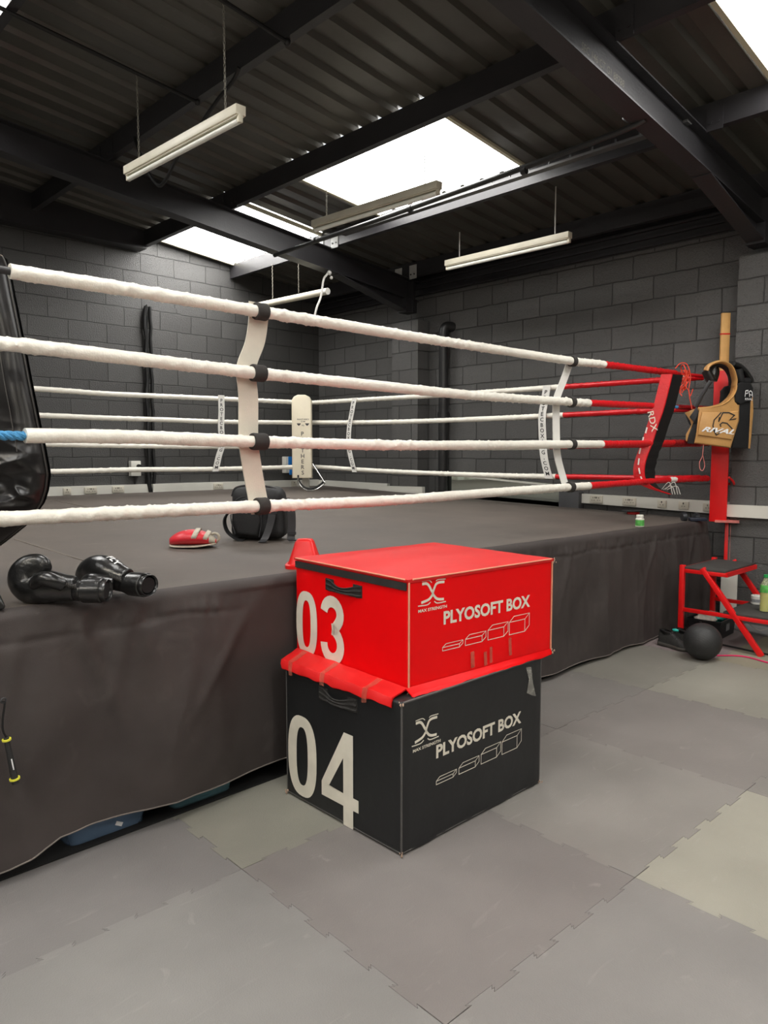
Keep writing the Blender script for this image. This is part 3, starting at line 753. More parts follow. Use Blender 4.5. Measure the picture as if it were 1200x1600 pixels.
g = G(); g.box(loc((3.58, 5.6, .875)), (6.46, 5.5, .03)); g.warp(lambda c: (c.x, c.y, c.z+(c.y/5.5)*.05-.02*(c.x/6.5)*.5)); g.build('deck_board', M['black_frame'], t, smooth=0)

g = G(); g.box(loc((3.57, 5.6, .003)), (6.5, 5.62, .006)); g.build('painted_shade_sheet', M['sheet'], t, smooth=0)  # black sheet added to paint in the shade below the skirt hem
# ---- posts
t = thing('corner_post', 'tall red steel corner post at the right-hand corner of the ring', 'post', (6.865, 2.705, 0))
g = G(); R45 = Matrix.Rotation(radians(20), 3, 'Z')
g.box((0, 0, 1.60), (.145, .145, 1.36), R45, .006); g.build('upper_post', M['red_paint'], t)
g = G(); g.bar((-.096, -.052, .95), (-.096, -.052, 2.28), .012, .02); g.bar((.052, -.085, .95), (.052, -.085, 2.28), .01, .02); g.build('edge_bead', M['red_paint'], t)
g = G(); g.box((.09, -.06, .46), (.055, .055, .92), R45, .004); g.build('lower_leg', M['red_paint'], t)
g = G(); g.box((.075, -.092, .45), (.03, .012, .88), R45); g.build('worn_strip', M['red_pale'], t)
g = G(); g.box((.06, -.06, .925), (.24, .2, .02), R45); g.build('base_plate', M['red_pale'], t)
g = G(); g.tube(catmull([(-.04, -.10, 1.325), (.03, -.115, 1.28), (.09, -.09, 1.25), (.11, -.02, 1.27)], 6), .010, 8); g.tube(catmull([(.09, -.09, 1.25), (.088, -.10, 1.1), (.07, -.105, 1.0), (.08, -.105, .93)], 6), .010, 8)
g.tube(catmull([(.08, -.105, .93), (.14, -.105, .90), (.155, -.10, .82), (.12, -.105, .77)], 6), .012, 8)
g.build('tie_cord', M['red_paint'], t)
t = thing('timber_batten', 'pale pine stick standing upright behind the body protector', 'stick', (7.00, 2.755, .95))
g = G(); g.box((0, 0, 1.17), (.078, .03, 1.40), Matrix.Rotation(-YAW, 3, 'Z'), .003); g.build('stick', M['wood'], t)
g = G(); g.box((0, 0, 1.68), (.081, .034, .012), Matrix.Rotation(-YAW, 3, 'Z')); g.build('red_mark', M['red_paint'], t)
t = thing('corner_post', 'white corner post behind the white pad in the far corner', 'post', (6.16, 7.92, zcan(6.16, 7.9)))
g = G(); g.box((0, 0, .62), (.09, .09, 1.24), Matrix.Rotation(radians(45), 3, 'Z'), .004); g.build('upper_post', M['white_pl'], t)
t = thing('corner_post', 'black corner post of the ring corner nearest the camera, left of frame', 'post', (.50, 2.88, zcan(.5, 2.88)))
g = G(); g.box((0, 0, .66), (.1, .1, 1.32), Matrix.Rotation(radians(45), 3, 'Z'), .004); g.build('upper_post', M['steel'], t)
# ---- ropes
def path_len(P, n=160):
    Q = catmull(P, 24); L_ = [0]
    for a, b in zip(Q, Q[1:]): L_.append(L_[-1]+(b-a).length)
    return Q, L_
def sample(Q, L_, s):
    import bisect
    i = min(max(bisect.bisect(L_, s)-1, 0), len(Q)-2); f = (s-L_[i])/max(1e-9, L_[i+1]-L_[i]); return Q[i].lerp(Q[i+1], f)
def rope(label, P, cuts, group, seed, rad=.028, step=.0065, ends=None):
    """cuts: list of (start fraction, end fraction, part name, material, radius factor, label)"""
    Q, L_ = path_len(P); T = L_[-1]
    t = thing('ring_rope', label, 'rope', P[0], group=group); o = Vector(P[0])
    for (a, b, nm, mt, rk, lb) in cuts:
        n = max(6, int((b-a)*T/step)); pts = [sample(Q, L_, (a+(b-a)*i/n)*T)-o for i in range(n+1)]
        r0 = rad*rk
        def rf(i, th, p, a=a, b=b, n=n):
            s = (a+(b-a)*i/n)*T
            tw = nz(s*2.3+seed, 3.3)*2.4
            cr = 1-abs(sin(s*30+th*.9+tw+1.2*nz(s*6+seed, cos(th), sin(th))))          # slanting creases of the slack sleeve
            cr2 = 1-abs(sin(s*71-th*1.1+2*tw+seed+1.5*nz(s*9+seed, cos(th)*1.5, sin(th)*1.5)))
            am = max(0, nz(s*2.1+seed, 2.2)+.55)
            wr = .20*am*(cr**3-.25)+.09*am*(cr2**3-.25)+.05*nz(s*10+seed, cos(th)*1.4, sin(th)*1.4)+.05*nz(s*4, seed)
            # shallow seam ridge on the underside
            return 1+wr*(1.0 if rk > .8 else .2)
        g = G(); g.tube(pts, r0, 18, up=(0, 0, 1), rf=rf); g.build(nm, mt, t, lb, smooth=60)
    return t
def uf(u, P):   # fraction along a rope at coordinate u (near side)
    Q, L_ = path_len(P)
    for q, l in zip(Q, L_):
        if q.x >= u: return l/L_[-1]
    return 1.
def vf(v, P):
    Q, L_ = path_len(P)
    for q, l in zip(Q, L_):
        if q.y >= v: return l/L_[-1]
    return 1.
NV = 2.85
A_top = [(.55, NV, 2.195), (.896, NV, 2.189), (1.334, NV, 2.191), (1.939, NV, 2.187), (2.747, NV, 2.183), (3.556, NV, 2.184), (4.595, NV, 2.188), (4.988, NV, 2.200), (6.211, NV, 2.225), (6.765, 2.775, 2.225)]
A_2 = [(.55, NV, 1.935), (.854, NV, 1.932), (1.136, NV, 1.927), (1.464, NV, 1.919), (1.935, NV, 1.908), (2.747, NV, 1.897), (3.561, NV, 1.891), (4.58, NV, 1.903), (4.82, NV, 1.907), (6.109, NV, 1.936), (6.765, 2.775, 1.945)]
A_3 = [(.55, NV, 1.605), (.91, NV, 1.607), (1.317, NV, 1.608), (1.929, NV, 1.596), (2.747, NV, 1.586), (3.566, NV, 1.592), (4.617, NV, 1.606), (5.015, NV, 1.61), (6.253, NV, 1.631), (6.765, 2.775, 1.635)]
A_4 = [(.55, NV, 1.308), (.83, NV, 1.307), (1.309, NV, 1.303), (1.924, NV, 1.297), (2.747, NV, 1.286), (3.571, NV, 1.294), (4.603, NV, 1.301), (4.846, NV, 1.302), (6.153, NV, 1.312), (6.765, 2.775, 1.314)]
W_, R_, B_ = M['white_vinyl'], M['red_vinyl'], M['blue_rope']
ga = 'padded ropes along the near side of the ring'
rope('topmost rope on the near side of the ring, white then red', A_top,
     ((0, uf(.90, A_top), 'core_rope', M['steel'], .5, 'dark core rope'), (uf(.885, A_top), uf(4.99, A_top), 'white_sleeve', W_, 1, 'white sleeve'), (uf(4.97, A_top), uf(6.20, A_top), 'red_sleeve', R_, .9, 'red sleeve'), (uf(6.19, A_top), 1, 'core_rope', R_, .55, 'red core rope')), ga, 1.3)
rope('second rope down on the near side of the ring, white then red', A_2,
     ((0, uf(4.82, A_2), 'white_sleeve', W_, 1, 'white sleeve'), (uf(4.80, A_2), uf(6.05, A_2), 'red_sleeve', R_, .9, 'red sleeve'), (uf(6.04, A_2), uf(6.26, A_2), 'core_rope', B_, .45, 'pale blue core rope'), (uf(6.24, A_2), 1, 'red_sleeve', M['dkred_vinyl'], .75, 'dark red end sleeve')), ga, 4.1)
rope('third rope down on the near side, its blue core bare at the left', A_3,
     ((0, uf(.93, A_3), 'core_rope', B_, .42, 'blue twisted core rope'), (uf(.915, A_3), uf(5.0, A_3), 'white_sleeve', W_, 1, 'white sleeve'), (uf(4.98, A_3), uf(6.22, A_3), 'red_sleeve', R_, .9, 'red sleeve'), (uf(6.2, A_3), 1, 'red_sleeve', M['dkred_vinyl'], 1.0, 'dark red end sleeve')), ga, 7.7)
rope('lowest rope on the near side of the ring, white then red', A_4,
     ((0, uf(4.84, A_4), 'white_sleeve', W_, 1, 'white sleeve'), (uf(4.82, A_4), uf(6.13, A_4), 'red_sleeve', R_, .9, 'red sleeve'), (uf(6.12, A_4), uf(6.28, A_4), 'grey_binding', M['cup'], .85, 'grey binding'), (uf(6.26, A_4), 1, 'red_sleeve', R_, 1.0, 'red end sleeve')), ga, 9.2)
# twist strands on the bare blue rope are part of its look: three helical strands
o3 = [o for o in bpy.data.objects if o.name.startswith('core_rope') and o.get('label') == 'blue twisted core rope'][0]
g = G()
for k in range(3):
    g.tube([Vector((.02+i*.006, .0085*cos(i*.006*75+k*2.094), .001+.0085*sin(i*.006*75+k*2.094))) for i in range(60)], .0098, 8)
g.build('rope_strand', B_, o3)
def bu(v): return 6.62-(v-3)*.082
B_top = [(6.80, 2.86, 2.232), (bu(3.05), 3.05, 2.215), (bu(4.15), 4.15, 2.212), (bu(5.5), 5.5, 2.207), (bu(6.8), 6.8, 2.213), (6.21, 7.86, 2.217)]
B_2 = [(6.80, 2.86, 1.95), (bu(3.0), 3.0, 1.94), (bu(4.1), 4.1, 1.928), (bu(5.0), 5.0, 1.918), (bu(6.5), 6.5, 1.922), (6.21, 7.86, 1.953)]
B_3 = [(6.80, 2.86, 1.63), (bu(3.0), 3.0, 1.625), (bu(4.1), 4.1, 1.61), (bu(5.0), 5.0, 1.60), (bu(6.5), 6.5, 1.615), (6.21, 7.86, 1.64)]
B_4 = [(6.80, 2.86, 1.318), (bu(3.1), 3.1, 1.310), (bu(4.1), 4.1, 1.302), (bu(5.0), 5.0, 1.298), (bu(6.5), 6.5, 1.318), (6.21, 7.86, 1.360)]
gb = 'padded ropes along the right-hand far side of the ring'
for P, nm, sd, cut in ((B_top, 'topmost', 2.2, 4.22), (B_2, 'second', 3.3, 4.16), (B_3, 'third', 5.5, 4.3), (B_4, 'lowest', 6.6, 4.2)):
    rope('%s rope on the right-hand far side of the ring, red then white' % nm, P, ((0, vf(cut, P), 'red_sleeve', R_, .95, 'red sleeve'), (vf(cut-.02, P), 1, 'white_sleeve', W_, 1, 'white sleeve')), gb, sd, step=.012)
C_top = [(.6, 7.86, 2.20), (2.68, 7.86, 2.192), (3.4, 7.86, 2.182), (4.2, 7.86, 2.192), (4.8, 7.86, 2.199), (6.21, 7.86, 2.215)]
C_2 = [(.6, 7.86, 1.93), (2.7, 7.86, 1.926), (3.4, 7.86, 1.921), (4.1, 7.86, 1.924), (4.8, 7.86, 1.922), (6.21, 7.86, 1.95)]
C_3 = [(.6, 7.86, 1.64), (2.74, 7.86, 1.634), (3.35, 7.86, 1.625), (4.8, 7.86, 1.62), (6.21, 7.86, 1.64)]
C_4 = [(.6, 7.86, 1.36), (2.76, 7.86, 1.352), (3.7, 7.86, 1.357), (4.75, 7.86, 1.348), (6.21, 7.86, 1.36)]
gc = 'padded ropes along the left-hand far side of the ring'
for P, nm, sd in ((C_top, 'topmost', 12.2), (C_2, 'second', 13.3), (C_3, 'third', 15.5), (C_4, 'lowest', 16.6)):
    rope('%s all-white rope along the left-hand far side of the ring' % nm, P, ((0, 1, 'white_sleeve', W_, 1, None),), gc, sd, step=.02)

# ---- rope spacer straps
def ribbon(g, pts, wid, th, wdir):
    wd = Vector(wdir).normalized(); rings = []
    pts = [Vector(p) for p in pts]
    for i, p in enumerate(pts):
        d = (pts[min(i+1, len(pts)-1)]-pts[max(0, i-1)]).normalized(); n_ = wd.cross(d).normalized(); ww = wid[i] if isinstance(wid, list) else wid
        rings.append([p+wd*ww/2+n_*th/2, p-wd*ww/2+n_*th/2, p-wd*ww/2-n_*th/2, p+wd*ww/2-n_*th/2])
    g.loft(rings)
def spacer(label, pts, wid, wdir, m, bands=None, txt=None, group=None, bm_=None, k=8):
    t = thing('rope_spacer', label, 'strap', pts[0], group=group); o = Vector(pts[0])
    P = [p-o for p in catmull(pts, k)]
    g = G(); ribbon(g, P, wid, .005, wdir); st = g.build('strap', m, t, smooth=50)
    if bands:
        for (c, ax, r, l) in bands:
            c = Vector(c)-o; ax = Vector(ax).normalized()
            g = G()
            g.loft([[c+ax*s*l/2+(Vector((0, 1, 0)) if abs(ax.x) > .5 else Vector((1, 0, 0)))*cos(a)*rr+Vector((0, 0, 1))*sin(a)*rr*1.06 for a in [2*pi*q/20 for q in range(20)]] for s, rr in ((-1, r*.99), (-.8, r*1.04), (0, r*1.02), (.8, r*1.04), (1, r*.99))])
            g.build('band', bm_ or M['velcro'], t)
    if txt:
        n = len(txt); L_ = [0]
        for a, b in zip(P, P[1:]): L_.append(L_[-1]+(b-a).length)
        parts = []; wd = Vector(wdir).normalized(); gg = G()
        for i, ch in enumerate(txt):
            s = L_[-1]*(.035+.935*(i+.9)/n); c = sample(P, L_, s); c2 = sample(P, L_, max(0, s-.02)); up = (c2-c).normalized() if (c2-c).length > 1e-6 else Vector((0, 0, 1))
            if ch == '.': vs, fs = [(-.005, 0), (.005, 0), (.005, .01), (-.005, .01)], [(0, 1, 2, 3)]
            else:
                vs, fs = text2d(ch, L_[-1]*.66/n, .015, 1.1); w0 = (max(v[0] for v in vs)+min(v[0] for v in vs))/2; vs = [(x-w0, y) for x, y in vs]
            nn = wd.cross(up)
            for sgn in (1,):
                V_ = [gg.bm.verts.new(c+wd*x+up*y+nn*.0045*sgn) for x, y in vs]
                for f in fs:
                    try: gg.bm.faces.new([V_[q] for q in f])
                    except ValueError: pass
        gg.build('lettering', M['ink'], t, smooth=0)
    return t
yb = NV+.036
spacer('wide cream strap with black bands tying the near ropes, left of centre',
       [(1.965, yb-.02, 2.23), (1.975, yb, 2.15), (1.955, yb, 2.05), (1.915, yb, 1.96), (1.905, yb, 1.90), (1.915, yb, 1.80), (1.912, yb, 1.62), (1.915, yb, 1.57), (1.935, yb, 1.45), (1.955, yb, 1.35), (1.962, yb-.02, 1.26)], .105, (1, 0, .0), M['strap'],
       [((1.965, NV, 2.187), (1, 0, 0), .036, .06), ((1.945, NV, 1.908), (1, 0, 0), .036, .065), ((1.945, NV, 1.596), (1, 0, 0), .036, .075), ((1.955, NV, 1.297), (1, 0, 0), .037, .058)], group='straps between the near ropes')
spacer('narrow cream strap with black bands tying the near ropes, right of centre',
       [(4.60, yb-.02, 2.22), (4.59, yb, 2.14), (4.53, yb, 2.04), (4.47, yb, 1.95), (4.45, yb, 1.88), (4.46, yb, 1.65), (4.48, yb, 1.52), (4.55, yb, 1.38), (4.585, yb-.02, 1.27)], .085, (1, 0, 0), M['strap_w'],
       [((4.59, NV, 2.187), (1, 0, 0), .035, .045), ((4.585, NV, 1.903), (1, 0, 0), .035, .05), ((4.60, NV, 1.606), (1, 0, 0), .035, .05), ((4.595, NV, 1.301), (1, 0, 0), .035, .05)], group='straps between the near ropes')
TX = 'PROTECBOXING.COM'
spacer('white strap lettered PROTECBOXING.COM between the right-hand far ropes, near the red sleeves',
       [(bu(4.31)-.04, 4.31, 2.23), (bu(4.33)-.04, 4.33, 2.1), (bu(4.36)-.04, 4.36, 1.92), (bu(4.35)-.04, 4.35, 1.7), (bu(4.33)-.04, 4.33, 1.5), (bu(4.27)-.04, 4.27, 1.28)], .09, (0, -1, 0), M['strap_w'], txt=TX, group='lettered white rope straps')
spacer('white strap lettered PROTECBOXING.COM between the right-hand far ropes, near the far corner',
       [(bu(7.05)-.04, 7.02, 2.24), (bu(7.1)-.04, 7.07, 2.05), (bu(7.12)-.04, 7.12, 1.85), (bu(7.14)-.04, 7.12, 1.6), (bu(7.1)-.04, 7.02, 1.3)], .085, (0, -1, 0), M['strap_w'], txt=TX, group='lettered white rope straps')
spacer('white strap lettered PROTECBOXING.COM between the left-hand far ropes',
       [(4.80, 7.815, 2.24), (4.80, 7.815, 2.05), (4.79, 7.815, 1.85), (4.80, 7.815, 1.65), (4.75, 7.815, 1.5), (4.70, 7.815, 1.32)], .085, (1, 0, 0), M['strap_w'], txt=TX, group='lettered white rope straps')
# label tags on red sleeves
for (p, d, lab) in (((6.50, NV-.031, 1.314), (1, 0, 0), 'white maker label on the lowest red sleeve beside the red post'), ((6.575, 2.99, 2.222), (0, -1, 0), 'white maker label on the topmost red sleeve beside the body protector')):
    g = G(); g.box(p, (.12, .006, .036) if d[0] else (.006, .12, .036), None, .001)
    tag(g.build('maker_label', M['strap_w'], smooth=0), lab, 'label')

# ---- corner pads
def pad_frame(px_c, d):   # position at image column px_c, distance d ahead
    x = (px_c-600)/1147*d; return Vector((x*cos(YAW)+d*sin(YAW), -x*sin(YAW)+d*cos(YAW), 0))
# white pad, far corner
c = pad_frame(472, 9.72)
t = thing('corner_pad', 'white corner pad lettered PANTHERS in the far corner of the ring', 'pad', (c.x, c.y, 1.21), -YAW-.02, group='corner pads')
poly = [(-.13, 0), (.13, 0), (.13, 1.02), (.10, 1.07), (.05, 1.095), (-.05, 1.095), (-.10, 1.07), (-.13, 1.02)]
g = G(); g.prism(poly, .11, Matrix(((1, 0, 0, 0), (0, 0, -1, .10), (0, 1, 0, 0), (0, 0, 0, 1))), .014, 3); pad = g.build('pad', M['white_paint'], t)
parts = []
for i, ch in enumerate('PANTHERS'):
    d_ = text2d(ch, .052, .012, 1.0); w0 = (max(v[0] for v in d_[0])+min(v[0] for v in d_[0]))/2; parts.append(place2d(d_, -w0+.012, .56-i*.073))
decal('lettering', merge2d(parts), (0, -.0105, 0), (1, 0, 0), (0, 0, 1), M['grey_ink'], t)
tw = []
d_ = text2d("PANTHER'S", .018, .01, 1.25, 'CENTER'); tw.append(place2d(d_, .02, .765)); d_ = text2d('GYM', .016, .01, 1.2, 'CENTER'); tw.append(place2d(d_, .02, .738))
for s in (-1, 1):
    tw.append(([(s*.055+.02-.028, .722), (s*.055+.02+.028, .722), (s*.055+.02+.016, .70), (s*.055+.02, .688), (s*.055+.02-.016, .70)], [(0, 1, 2, 3, 4)]))
d_ = text2d('PG', .018, .012, 1.0, 'CENTER'); tw.append(place2d(d_, .02, .685))
decal('emblem', merge2d(tw), (0, -.0105, 0), (1, 0, 0), (0, 0, 1), M['grey_ink'], t)
# folded metal seat/bracket below the far pad
c = pad_frame(485, 9.45)
t = thing('bent_metal_bar', 'bent chrome bar with black trim lying under the white PANTHERS pad', 'metal bar', (c.x, c.y, zcan(c.x, c.y)+.03), -YAW)
pts = [Vector((.03, 0, .33)), Vector((.10, 0, .22)), Vector((.17, 0, .11)), Vector((.185, 0, .085)), Vector((.15, 0, .05)), Vector((.08, 0, .005)), Vector((0, 0, -.012)), Vector((-.07, 0, 0)), Vector((-.12, 0, .04)), Vector((-.155, 0, .10)), Vector((-.16, 0, .16))]
g = G(); g.tube(catmull(pts, 6), .009, 8); g.build('bar', M['chrome'], t)
g = G(); g.tube([p+Vector((-.012*(p.x > .05), .02, .024)) for p in catmull(pts, 6)], .012, 8); g.build('trim', M['ink'], t)
# black pad, near corner (seen from outside the ring)
def PX(px, py, d, z0=0): return Vector(((px-600)/1147*d, 0, 1.544+(707.5-py)/1147*d))
t = thing('corner_pad', 'large creased black vinyl pad in the near left ring corner', 'pad', (0, 0, 0), -YAW, group='corner pads')
D = 2.98
rows_ = [(403, -120, 8), (408, -130, 20), (425, -135, 26), (470, -140, 33), (530, -142, 43), (600, -140, 54), (660, -138, 64), (700, -135, 71), (740, -130, 77), (765, -128, 73), (785, -130, 66), (803, -132, 52), (820, -135, 38), (840, -140, 12), (855, -145, -8)]
def padpt(a, b, side):
    y = 403+(855-403)*b
    for (y0, l0, r0), (y1, l1, r1) in zip(rows_, rows_[1:]):
        if y <= y1+1e-6:
            f = (y-y0)/(y1-y0); l = l0+(l1-l0)*f; r = r0+(r1-r0)*f; break
    x = l+(r-l)*a
    p = PX(x, y, D)
    ed = min(1, min(a*6, (1-a)*7)); ed = max(0, ed); dep = .065*sqrt(max(0, 1-(1-ed)**2))
    cr = max(0, (y-640)/215)      # creases low down
    dd = .050*(1-abs(nz(x*.011+1, y*.022+x*.010))*2.5)*cr*.4+.022*(1-2*abs(nz(x*.016, y*.042-x*.012, 3)))*cr+.004*nz(x*.02, y*.012)
    if side: p.y = D-dep-dd*1.6*ed
    else: p.y = D+dep*.6+.02
    return p
g = G(); g.grid(lambda a, b: padpt(a, b, 1), 110, 220); g.grid(lambda a, b: padpt(a, b, 0), 30, 60, flip=True)
g.build('pad', M['black_vinyl'], t, keep=True, smooth=80)
g = G(); g.tube([padpt(.997, b/60, 1)+Vector((.002, -.002, 0)) for b in range(61)], .0035, 6); g.build('piping', M['black_vinyl2'], t)
g = G(); g.tube([padpt(.86, b/40*.66+.01, 1)+Vector((0, -.002, 0)) for b in range(41)], .0024, 6); g.build('seam', M['black_vinyl2'], t)
g = G(); g.tube(catmull([PX(-30, 410, D)+Vector((0, D-.1, 0)), PX(-5, 412, D)+Vector((0, D-.16, .0)), PX(6, 410, D)+Vector((0, D-.13, .0)), PX(14, 420, D)+Vector((0, D-.05, .0))], 6), .03, 10, rf=lambda i, t_, p: 1+.15*nz(i*.6, t_)); g.build('top_loop', M['black_vinyl'], t)
# red / black pad hanging loose by the red post
t = thing('corner_pad', 'loose red and black corner pad hooked over the ropes by the red post', 'pad', (0, 0, 0), -YAW, group='corner pads')
D2 = 6.05
ctr = [(1036, 586, 0), (1031, 610, 0), (1024, 640, 0), (1016, 665, 0), (1009, 690, 0), (1001, 712, 0), (997, 730, 0), (998, 745, 0), (1005, 756, 0), (1018, 764, 0), (1040, 772, 0)]
cp = catmull([PX(x, y, D2) for x, y, _ in ctr], 6)
wr_ = [.082]*(len(cp)-14)+[.082-.005*k for k in range(14)]
def sweep(g, P, e1, e2, w1, w2, o=(0, 0, 0)):
    rings = []
    for i, p in enumerate(P):
        a = w1[i]; b = w2[i]; q = p+Vector((0, D2, 0))+Vector(o)
        rings.append([q, q+e1*a, q+e1*a+e2*b, q+e2*b])
    g.loft(rings)
n = len(cp)
e1 = Vector((-1, .25, 0)).normalized(); e2 = Vector((.86, .5, 0)).normalized()
g = G(); sweep(g, [p+Vector((.045, 0, 0)) for p in cp], e1, e2, wr_, [.012]*n); red = g.build('red_side', M['dkred_vinyl'], t, smooth=0); red.data.materials[0] = M['red_vinyl']
kw = [.14 if i < n-20 else .14-.0062*(i-(n-20)) for i in range(n)]
g = G(); sweep(g, [p+Vector((.048, .012, 0)) for p in cp], e1, e2, [max(.02, x-.004) for x in wr_], kw)
g.warp(lambda c_: c_+Vector((.012*nz(c_.z*40, c_.x*5) if c_.z < 1.62 else 0, 0, 0))); g.build('black_side', M['black_vinyl'], t, smooth=0)
lst = []
rv = lambda q: PX(q[0], q[1], D2)
g = G()
for (x0, y0, x1, y1) in ((1006, 668, 1004, 677), (1001, 683, 999, 692), (997, 700, 995, 709), (995, 716, 994, 726), (995, 731, 997, 740), (998, 744, 1001, 750)):
    a = rv((x0, y0)); b = rv((x1, y1)); g.bar(a+Vector((.01, D2-.008, 0)), b+Vector((.01, D2-.008, 0)), .010, .008)
g.build('white_dashes', M['strap_w'], t, smooth=0)
d_ = merge2d([text2d('RDX', .05, .01, 1.15)])
a = rv((1014, 655)); decal('lettering', d_, a+Vector((-.035, D2-.012, .06)), (0.25, 0, -1), (1, 0, .25), M['strap'], t)
g = G()
for k in range(4): g.tube(catmull([PX(1030+k*3, 765, D2)+Vector((.04, D2+.05, .0)), PX(1036+k*4, 757+(k % 2)*6, D2)+Vector((.05, D2, .02)), PX(1040+k*4, 772, D2)+Vector((.06, D2, 0))], 5), .003, 5)
g.build('loose_ties', M['cup'], t)
# cords by the red corner
g = G(); rr = random.Random(5)
for k in range(7):
    x0 = 1060+k*1.6; P = [PX(x0, 580, 6.3)+Vector((0, 6.3, 0))]
    for j in range(1, 6): P.append(PX(x0+rr.uniform(-5, 5), 580+j*(6+k % 3), 6.3)+Vector((0, 6.3+rr.uniform(-.02, .02), 0)))
    if k % 2: P.append(P[-1]+Vector((.02, 0, .06)))
    g.tube(catmull(P, 4), .0042, 5)
g.tube(catmull([PX(x, y, 6.3)+Vector((0, 6.28, 0)) for x, y in ((1048, 578), (1056, 570), (1066, 572), (1072, 590), (1070, 612), (1076, 640))], 5), .0042, 5)
g.torus(PX(1062, 580, 6.3)+Vector((0, 6.3, 0)), .045, .005, (1, 0, .2), 16, 6)
tag(g.build('knotted_cord', M['orange'], rot=(0, 0, -YAW)), 'tangle of thin orange cord knotted round the topmost rope', 'cord')
g = G(); g.tube(catmull([PX(x, y, 6.3)+Vector((0, 6.3, 0)) for x, y in ((1097, 695), (1096, 712), (1092, 722), (1093, 732), (1097, 735), (1100, 728), (1098, 717), (1096, 710))], 5), .0032, 5)
tag(g.build('cord_loop', M['red_pale'], rot=(0, 0, -YAW)), 'thin pink cord loop dangling below the body protector', 'cord')

# ================================================================== PLYO BOXES
def digit0(w, h, s):
    a = []; b = []; n = 40
    for k in range(n):
        t_ = 2*pi*k/n; e = .78
        f = lambda q: math.copysign(abs(q)**e, q)
        a.append((w/2+f(cos(t_))*w/2, h/2+f(sin(t_))*h/2)); b.append((w/2+f(cos(t_))*(w/2-s), h/2+f(sin(t_))*(h/2-s*.82)))
    return a+b, [(i, (i+1) % n, n+(i+1) % n, n+i) for i in range(n)]
def digit3(w, h, s):
    P = []
    r = w/2-s/2; cx = w/2-.0
    for k in range(0, 15):   # upper bowl from left end round to the waist
        t_ = radians(175-k*(215/14)); P.append((cx+r*.97*cos(t_), h*.745+(h*.255-s*.42)*sin(t_)*1.0))
    P += [(cx+r*.30, h*.525), (cx-.01*w, h*.515)]
    up = stroke2d(P, s)
    Q = [(cx-.01*w, h*.515), (cx+r*.30, h*.505)]
    for k in range(0, 16):
        t_ = radians(42-k*(222/15)); Q.append((cx+r*cos(t_), h*.285+(h*.285-s*.42)*sin(t_)))
    return merge2d([up, stroke2d(Q, s)])
def digit4(w, h, s):
    vs = [(w*.62, h), (w*.86, h), (w*.86, h*.34), (w, h*.34), (w, h*.205), (w*.86, h*.205), (w*.86, 0), (w*.60, 0), (w*.60, h*.205), (0, h*.205), (0, h*.36),
          (w*.60, h*.34), (w*.60, h*.72), (w*.20, h*.34)]
    fs = [(0, 1, 2, 12), (12, 2, 11), (2, 3, 4, 5), (2, 5, 8, 11), (8, 5, 6, 7), (11, 8, 9, 10), (13, 11, 10), (0, 12, 13, 10)]
    return vs, fs
def logo():
    def cv(X, Y): return (.052+(X-120)*.00068, .943+(298-.19*(X-120)-Y)*.00049)
    L_ = []
    def sm(pts, w): L_.append(stroke2d([(p.x, p.y) for p in catmull([Vector((*cv(*q), 0)) for q in pts], 5)], w))
    sm([(152, 118), (185, 112), (205, 128), (222, 160), (237, 190), (226, 215), (208, 238), (185, 252), (145, 270)], .0105)
    sm([(332, 93), (290, 98), (265, 112), (250, 145), (238, 190), (252, 216), (268, 232), (290, 238), (328, 236)], .0105)
    sm([(150, 97), (205, 86), (228, 102)], .0035); sm([(262, 88), (280, 76), (342, 68)], .0035)
    sm([(120, 297), (190, 286), (218, 264)], .0045); sm([(250, 256), (275, 270), (345, 256)], .0045)
    return merge2d(L_)
def icons():
    L_ = []
    for (x0, w, h, dx, dy) in ((.188, .098, .014, .020, .013), (.321, .102, .026, .024, .016), (.46, .103, .042, .028, .019), (.60, .106, .056, .031, .023)):
        y0 = .741; b = .0032
        L_.append(stroke2d([(x0, y0), (x0+w, y0), (x0+w, y0+h), (x0, y0+h)], b, True))
        L_.append(stroke2d([(x0, y0+h), (x0+dx, y0+h+dy), (x0+w+dx, y0+h+dy), (x0+w, y0+h)], b))
        L_.append(stroke2d([(x0+w+dx, y0+h+dy), (x0+w+dx, y0+dy), (x0+w, y0)], b))
    return merge2d(L_)
def hem_strip(a, b):
    x = -.012+.915*a; w1 = .5+.5*nz(a*7, 2.2); out = .046-.040*a
    return (min(x, .897), -.004-out*b*(.8+.3*w1), .022*(1-b)**1.3+.002-.006*max(0, b-.75)*4*(.2+w1)+.002*sin(a*40)*b)
def side_print(t, W, H, zshift, k, ztop):
    """prints on the long side; x along the side from the front corner, y up"""
    d1 = text2d('PLYOSOFT BOX', .053, .034, 1.0); wd = width2d(d1); f = .548*k/wd; d1 = ([(x*f, y) for x, y in d1[0]], d1[1])
    o = lambda z: (0, -.0, z)
    decal('lettering', merge2d([place2d(d1, .190, .851+zshift)]), (0, 0, -ztop), (1, 0, 0), (0, 0, 1), M['print'], t)
    d2 = text2d('MAX STRENGTH', .0120, .026, 1.0); f = .158/width2d(d2); d2 = ([(x*f, y) for x, y in d2[0]], d2[1])
    lg = logo(); lg = ([(x+(k-1)*.05, y+zshift-(.006 if k > 1 else 0)) for x, y in lg[0]], lg[1])
    decal('logo_print', merge2d([lg, place2d(d2, .052+(k-1)*.2, .917+zshift-(.006 if k > 1 else 0))]), (0, 0, -ztop), (1, 0, 0), (0, 0, 1), M['print'], t)
    ic = icons(); ic = ([(x*k, y+zshift) for x, y in ic[0]], ic[1])
    decal('step_icons', ic, (0, 0, -ztop), (1, 0, 0), (0, 0, 1), M['print'], t)
